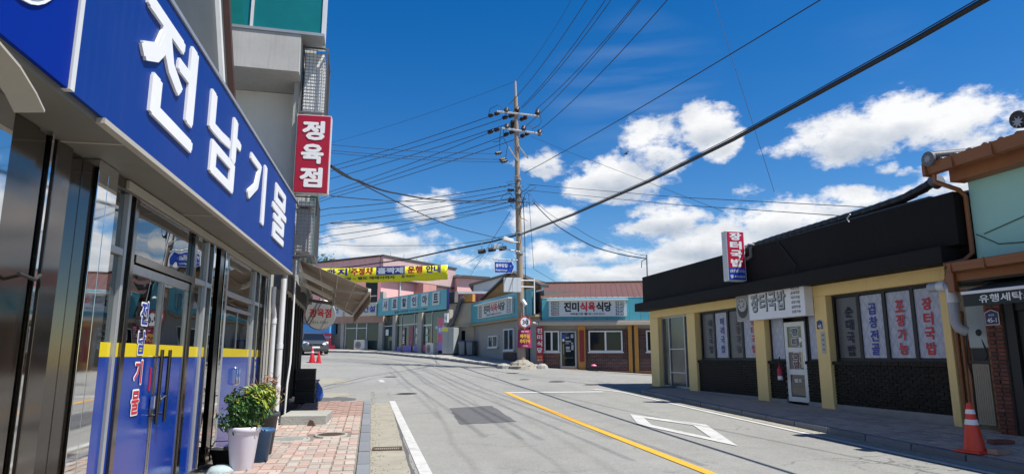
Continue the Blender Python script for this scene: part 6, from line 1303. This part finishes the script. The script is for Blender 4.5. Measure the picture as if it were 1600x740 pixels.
sp = thing('speed_limit_sign', 'round speed limit 30 sign with red rim on the utility pole', 'sign', (lean(3.4) + .17, PY - .30, 3.40)); MB().disc((0, 0, 0), .34, 'y', .02, 36).build('rim', mat('sign_rim_red', (.42, .06, .06), .5, var=.08), sp); MB().disc((0, -.004, 0), .25, 'y', .003, 36).build('face', M_letter, sp); text('30', (0, 0, .31, .24), -.006, M_ink, sp, 'lettering', .03)
pb = thing('banner', 'purple red cloth notice with yellow characters tied round the utility pole', 'banner', (lean(2.6) + .12, PY - .30, 2.55))
mb = MB(); vs = []
for i in range(11):
    a = -1.0 + 2 * i / 10; vs += [(a * .34, -.06 + .14 * a * a, .46), (a * .375, -.06 + .14 * a * a + .02 * math.sin(i * 2), -.48)]
mb.add(vs, [(2 * i, 2 * i + 1, 2 * i + 3, 2 * i + 2) for i in range(10)], True).build('cloth', M_purplered, pb)
MY = mat('print_yellow', (.7, .45, .03), .5)
text('매월 첫째주', (0, .36, .4, .08), -.075, M_letter, pb, 'lettering', .02); text('매주일', (0, .12, .50, .22), -.075, MY, pb, 'lettering', .05); text('주차구역', (0, -.14, .54, .22), -.075, MY, pb, 'lettering', .05); text('안내문', (.03, -.38, .25, .07), -.075, M_letter, pb, 'lettering', .02)
bx = thing('box_sign', 'blank white lightbox seen from its back with a white frame beside the pole', 'sign', (6.05, PY - .5, 0))
MB().box(-.50, .42, -.1, .1, 4.95, 5.70).build('box', M_whitesign, bx, .01)
for x in (-.05, .2): MB().box(x, x + .01, -.105, -.099, 4.97, 5.68).build('seam', M_alu, bx)
MB().tube([(.42, .0, 5.58), (1.14, .0, 5.58)], .03).build('rail', M_white, bx); MB().tube([(.42, .0, 5.24), (1.14, .0, 5.24)], .03).build('rail', M_white, bx); MB().tube([(1.14, .0, 5.68), (1.14, .0, 3.82)], .035).build('upright', M_white, bx)
cp = MB().tube([(lean(4.3) + .05, PY - .3, 4.55), (lean(4.3) + .2, PY - .42, 4.28)], .10, 14).build('security_camera', M_white); tag(cp, 'white cylindrical camera on the utility pole under the blank lightbox', 'camera')

# ------------------------------------------------------------------ overhead lines
def wire(pts, r, label, group=None, sag=.0, name='power_line'):
    """a line through points; sag in metres at mid span of each stretch"""
    out = []
    for a, b in zip(pts[:-1], pts[1:]):
        n = 14
        for i in range(n): t = i / n; p = Vector(a).lerp(Vector(b), t); p.z -= sag * 4 * t * (1 - t); out.append(p)
    out.append(Vector(pts[-1])); o = MB().tube(out, r, 6, cap=False).build(name, M_wire); return tag(o, label, 'cable', group)
def beyond(a, b, k): a, b = Vector(a), Vector(b); return b + (b - a).normalized() * k
big = [(6.62, 34.3, 8.12), (7.15, 26, 7.42), (7.50, 18.5, 6.87), (7.63, 13.6, 6.58), (7.78, 8.4, 6.42), (7.85, 6.2, 6.40), (8.0, -2, 6.5), (8.3, -16, 7.3)]
wire(big, .043, 'thick black bundled cable sweeping from the pole over the right pavement', name='trunk_cable')
o = wire([Vector(p) + Vector((0, 0, .07)) for p in big], .010, 'thin messenger wire lashed just above the thick black cable', name='messenger_wire')
wire([(6.45, 34.4, 8.10), at_y(770, 377, 36.5), at_y(700, 391, 41), at_y(640, 404, 46), at_y(560, 415, 54), at_y(480, 424, 64)], .05, 'black bundled cable continuing from the pole leftwards over the yellow banner', name='trunk_cable')
wire([(6.45, 34.4, 8.2), at_y(760, 375, 37), at_y(700, 383, 42), at_y(560, 384, 50), at_y(480, 380, 56)], .016, 'thin line just over the cable above the yellow banner')
G1 = 'lines passing overhead from the pole crossarms'
for (u0, v0, u1, v1, r, lab) in ((805, 128, 893, 0, .010, 'earth wire from the very tip of the pole up out of the frame'), (795, 164, 917, 0, .016, 'leftmost conductor rising from the upper crossarm out of the frame'), (814, 168, 946, 0, .016, 'second conductor rising from the upper crossarm next to its close twin'), (815, 170, 955, 0, .016, 'close twin of the second conductor rising from the upper crossarm'),
        (837, 171, 998, 0, .016, 'conductor from the right end of the upper crossarm rising out of the frame'), (821, 198, 1001, 0, .016, 'conductor from the lower crossarm running tight beside the one above it'), (842, 204, 1043, 0, .018, 'rightmost conductor from the tip of the lower crossarm out of the frame')):
    a = at_y(u0, v0, PY - .2); b = at_h(u1, v1, a.z - .5); wire([a, b, beyond(a, b, 14)], r, lab, G1, .25)
G2 = 'lines running left from the pole crossarms'
names = ['topmost', 'second', 'third', 'fourth', 'fifth', 'lowest']
for i, (u1, v1, um, vm, u0, v0) in enumerate(((517, 260, 700, 206, 762, 183), (517, 267, 700, 216, 784, 186), (517, 279, 700, 226, 813, 187), (517, 299, 700, 235, 761, 209), (517, 304, 700, 246, 786, 213), (517, 309, 700, 256, 813, 215))):
    a = at_y(u0, v0, PY + .5); b = at_h(u1, v1, a.z - .3); wire([a, b, beyond(a, b, 20)], .019, names[i] + ' of the six parallel conductors running left from the crossarms', G2, .12)
G3 = 'lines crossing left of the pole'
for i, (u0, v0, u1, v1, lab) in enumerate(((773, 240, 517, 226, 'upper flat line passing the red vertical sign towards the pole'), (782, 249, 517, 235, 'middle flat line passing the red vertical sign towards the pole'), (782, 253, 517, 239, 'lower flat line passing the red vertical sign towards the pole'))):
    a = at_y(u0, v0, PY); b = at_h(u1, v1, a.z); wire([a, b, beyond(a, b, 14)], .013, lab, G3, .1)
a = at_y(797, 312, PY - .2); wire([a, at_y(700, 313, 27), at_y(620, 302, 21), at_y(560, 282, 16.5), at_y(517, 260, 14.2)], .026, 'black drop cable sagging from beside the red vertical sign to the pole', sag=.05)
a = at_y(790, 374, PY); wire([a, at_y(700, 352, 27), at_y(600, 305, 19), at_y(517, 258, 14.4)], .016, 'thin drop wire falling from the red vertical sign to the closures on the pole', sag=.03)
G4 = 'low voltage lines left of the pole'
for i, (v0, v1) in enumerate(((289, 325), (296, 335), (302, 348), (309, 358), (315, 368), (321, 378))):
    a = at_y(799, v0, PY - .1); b = at_h(517, v1, a.z - .4); wire([a, b, beyond(a, b, 10)], .014 if i % 2 else .02, names[i] + ' of the low voltage lines converging on the pole from the left', G4, .15)
for (v0, v1, lab) in ((316, 306, 'level line from the pole tangle to the red vertical sign'), (324, 349, 'slack line from the pole tangle above the yellow banner end')):
    a = at_y(796, v0, PY); wire([a, at_y(680, (v0 + v1) / 2 + 4, 27), at_y(517, v1, 15)], .012, lab, None, .05)
for (u0, v0, u1, v1, lab) in ((797, 330, 735, 430, 'stay wire slanting down left from the pole to the pink house'), (783, 378, 728, 412, 'short thin wire from the closures to the pink house roof')):
    wire([at_y(u0, v0, PY), at_y(u1, v1, 50)], .014, lab)
wire([at_y(826, 303, PY), at_y(834, 420, 38), at_y(880, 447, 42)], .012, 'thin wire dropping from the pole to the brown roof')
wire([at_y(824, 288, PY), at_y(1060, 308, 24), at_y(1363, 324, 15.6), at_y(1500, 330, 13)], .012, 'upper of two thin wires from the pole to the tiled roof on the right')
wire([at_y(824, 297, PY), at_y(1060, 320, 24), at_y(1315, 337, 16), at_y(1420, 341, 14)], .012, 'lower of two thin wires from the pole to the tiled roof on the right')
mt_top = in_frame(RO, RZR, (-9.2, -.2, 4.75))
wire([at_y(832, 314, PY), at_y(870, 352, 31.5), at_y(930, 386, 27), mt_top], .022, 'wavy black service cable from the pole to the mast on the diner roof', sag=.06)
wire([at_y(832, 310, PY), at_y(900, 356, 30), mt_top + Vector((0, 0, .1))], .010, 'thin service wire from the pole to the mast on the diner roof', sag=.2)
a = at_y(820, 270, PY); b = at_h(1282, 0, a.z - 1.5); wire([a, b, beyond(a, b, 12)], .016, 'single line from the pole mid height rising right across the clouds', None, .1)
wire([at_y(830, 213, PY), at_y(890, 238, 31), at_y(1003, 281, 27), at_y(1130, 330, 22)], .008, 'faint thin wire slanting down right from the lower crossarm')
a = at_y(1210, 300, 17.5); b = at_h(1115, 0, 13.5); wire([a, b, beyond(a, b, 10)], .007, 'hair thin wire dropping steeply onto the diner roof')
a = at_y(803, 128, PY); b = at_h(517, 223, a.z - .3); wire([a, b, beyond(a, b, 20)], .009, 'faint earth wire from the tip of the pole running far left', None, .2)

# ------------------------------------------------------------------ banner across the road
A_, B_ = Vector((-5.2, 43.8, 6.76)), Vector((3.06, 40.07, 6.68))
bn = thing('banner', 'yellow parking notice banner with blue and red characters strung across the far road', 'banner', tuple(A_), math.atan2(B_.y - A_.y, B_.x - A_.x)); BW = (B_ - A_).to_2d().length
mb = MB(); k = 40; vs = []
for i in range(k + 1):
    q = i / k; x = BW * q; y = .05 * math.sin(q * 17) * (.3 + abs(q - .5)); dz = (B_.z - A_.z) * q - .06 * 4 * q * (1 - q)
    vs += [(x, y, dz + .46), (x, y - .03 * math.sin(q * 23), dz), (x, y * .4, dz - .46 - .02 * math.sin(q * 31))]
fs = []
for i in range(k): fs += [(3 * i, 3 * i + 1, 3 * i + 4, 3 * i + 3), (3 * i + 1, 3 * i + 2, 3 * i + 5, 3 * i + 4)]
o = mb.add(vs, fs, True).build('cloth', M_banner, bn); sm = o.modifiers.new('cloth', 'SOLIDIFY'); sm.thickness = .008
def bx_(u): return (at_y(u, 425, 41.5).x - A_.x) / (B_.x - A_.x) * BW
for s, u0, u1, m in (('지', 524, 541, M_blueprint), ('까', 506, 522, M_blueprint), ('주정차', 547, 583, M_redprint), ('운행', 637, 660, M_redprint), ('안내', 665, 687, M_blueprint)): text(s, ((bx_(u0) + bx_(u1)) / 2, .14, bx_(u1) - bx_(u0), .46), -.075, m, bn, 'lettering', .05)
MB().box(bx_(588), bx_(633), -.073, -.070, -.12, .41).build('blue_block', M_blueprint, bn); text('홀짝제', ((bx_(590) + bx_(631)) / 2, .145, bx_(631) - bx_(590), .40), -.076, M_letter, bn, 'lettering', .05)
text('7월 8일 ~ 별도 해제시까지', ((bx_(520) + bx_(617)) / 2, -.29, bx_(617) - bx_(520), .19), -.075, M_ink, bn, 'lettering', .03); text('♨ 북평면', ((bx_(628) + bx_(648)) / 2, -.26, bx_(648) - bx_(628), .18), -.075, M_ink, bn, 'lettering', .01)
MB().tube([(BW, 0, .44), (BW + 1.6, -.6, .75), (BW + 3.6, -3.2, 1.5)], .012, 5).tube([(BW, 0, -.44), (BW + 1.5, -.6, -.3), (BW + 3.6, -3.2, .5)], .012, 5).tube([(0, 0, .44), (-6, 1, 1.0)], .012, 5).build('tie_rope', M_alu_w, bn)

# ------------------------------------------------------------------ parked car
cr = thing('parked_car', 'dark grey estate car parked at the bend, seen from the front', 'car', (-6.0, 51.2, zg(-6.0, 51.2)), R(14), None)
def carbody():
    # stations along the length (x half width profile per height); y = -front
    prof_ = [(-2.15, .30, .62, .74), (-2.05, .22, .80, .86), (-1.2, .20, .98, .90), (-1.0, .20, 1.02, .91), (.8, .20, 1.02, .92), (1.9, .22, 1.0, .88), (2.15, .32, .85, .80)]
    mb = MB(); vs = []; n = len(prof_)
    for (y, z0, z1, w) in prof_:
        vs += [(-w * .92, y, z0), (-w, y, z0 + .18), (-w, y, (z0 + z1) / 2 + .1), (-w * .93, y, z1 - .04), (-w * .80, y, z1), (w * .80, y, z1), (w * .93, y, z1 - .04), (w, y, (z0 + z1) / 2 + .1), (w, y, z0 + .18), (w * .92, y, z0)]
    fs = [(i * 10 + j, i * 10 + (j + 1) % 10, (i + 1) * 10 + (j + 1) % 10, (i + 1) * 10 + j) for i in range(n - 1) for j in range(10)] + [tuple(range(10))[::-1], tuple(range((n - 1) * 10, n * 10))]
    return mb.add(vs, fs, True)
carbody().build('body', M_car, cr)
MB().hexa([(-.84, -1.10, 1.0), (.84, -1.10, 1.0), (.84, 1.95, 1.0), (-.84, 1.95, 1.0), (-.66, -.30, 1.50), (.66, -.30, 1.50), (.66, 1.45, 1.50), (-.66, 1.45, 1.50)]).build('cabin_glass', M_carglass, cr, .05)
MB().hexa([(-.66, -.34, 1.49), (.66, -.34, 1.49), (.66, 1.5, 1.49), (-.66, 1.5, 1.49), (-.60, -.2, 1.57), (.60, -.2, 1.57), (.60, 1.4, 1.57), (-.60, 1.4, 1.57)]).build('roof', M_car, cr, .03)
for s in (-1, 1):
    MB().bar((s * .84, -1.08, 1.02), (s * .67, -.3, 1.5), .06).build('pillar', M_car, cr); MB().bar((s * .85, .4, 1.0), (s * .67, .4, 1.5), .06).build('pillar', M_car, cr); MB().tube([(s * .60, -.1, 1.60), (s * .60, 1.3, 1.60)], .02, 6).build('roof_rail', M_chrome, cr)
    MB().hexa([(s * .50, -2.13, .70), (s * .86, -1.98, .72), (s * .86, -1.9, .72), (s * .5, -2.0, .70), (s * .5, -2.08, .80), (s * .86, -1.9, .90), (s * .86, -1.8, .90), (s * .5, -2.0, .80)]).build('headlight', M_lamp, cr, .01)
    MB().tube([(s * .62, -2.14, .46), (s * .62, -2.06, .46)], .07, 12).build('fog_lamp', M_lamp, cr); MB().hexa([(s * .92, -.9, 1.02), (s * 1.08, -.88, 1.04), (s * 1.08, -.76, 1.04), (s * .92, -.78, 1.02), (s * .92, -.9, 1.16), (s * 1.08, -.88, 1.16), (s * 1.08, -.76, 1.16), (s * .92, -.78, 1.16)]).build('mirror', M_car, cr, .03)
    for y in (-1.35, 1.35):
        w = MB().tube([(s * .72, y, .34), (s * .94, y, .34)], .34, 22).build('wheel', M_rubber, cr); MB().disc((s * .945, y, .34), .21, 'x', .01 * s, 16).build('rim', M_chrome, w)
MB().box(-.46, .46, -2.165, -2.05, .56, .76).build('grille', M_black, cr, .02); MB().box(-.44, .44, -2.172, -2.166, .70, .72).box(-.44, .44, -2.172, -2.166, .63, .65).build('grille_bar', M_chrome, cr); MB().box(-.26, .26, -2.185, -2.15, .42, .54).build('number_plate', M_letter, cr); MB().box(-.7, .7, -2.13, -2.0, .26, .40).build('lower_grille', M_black, cr, .02)

# ------------------------------------------------------------------ bird and trees
bd = MB(); c = Vector((21.0, 57.2, 20.5))
bd.lathe([(.001, -.35), (.06, -.25), (.11, -.05), (.09, .15), (.05, .28), (.001, .36)], n=10); bd.v = [(z, y, x) for x, y, z in bd.v]
bd.add([(-.12, 0, .06), (.16, 0, .06), (.05, -.55, .26), (-.16, -.5, .24), (-.12, -1.05, .20), (.0, -.6, .27)], [(0, 1, 2, 3), (3, 2, 4)]); bd.add([(-.12, 0, .06), (.16, 0, .06), (.05, .55, .3), (-.16, .5, .28), (-.1, 1.05, .42)], [(0, 3, 2, 1), (3, 4, 2)]); bd.add([(-.3, -.04, 0), (-.3, .04, 0), (-.56, .12, .02), (-.56, -.12, .02)], [(0, 1, 2, 3)])
o = bd.build('bird', mat('bird_brown', (.05, .04, .03), .8, var=.2)); o.location = c; o.rotation_euler = (R(12), R(-12), R(25)); o.scale = (.85, .85, .85); tag(o, 'small dark bird gliding in front of the white cloud', 'bird')
def tree(x, y, z0, h, r, label, group):
    t = thing('hill_tree', label, 'tree', (x, y, z0), random.uniform(0, 6), group); MB().tube([(0, 0, 0), (.1, 0, h * .4), (.0, .1, h * .8)], .3, 8, r1=.08).build('trunk', M_stem, t)
    lim = MB()
    for i in range(7): a = i * .9; lim.tube([(.05, 0, h * (.35 + .06 * i)), (r * .6 * math.cos(a), r * .6 * math.sin(a), h * (.5 + .06 * i))], .09, 5, r1=.03)
    lim.build('limb', M_stem, t); leafy(t, 0, 0, h * .3, h, r, [M_leafdark, M_leaf, M_leaf], 2600, .28, 'crown')
tree(-9.2, 92, 2.5, 12.6, 2.9, 'leafy hill tree at the left above the pink wing', 'trees behind the pink house'); tree(-5.2, 95, 2.5, 12.2, 2.6, 'leafy hill tree nearer the peak of the pink house', 'trees behind the pink house'); tree(-13.5, 93, 2.5, 12.0, 3.0, 'leafy hill tree mostly hidden behind the butcher building', 'trees behind the pink house')

scene.camera = cam
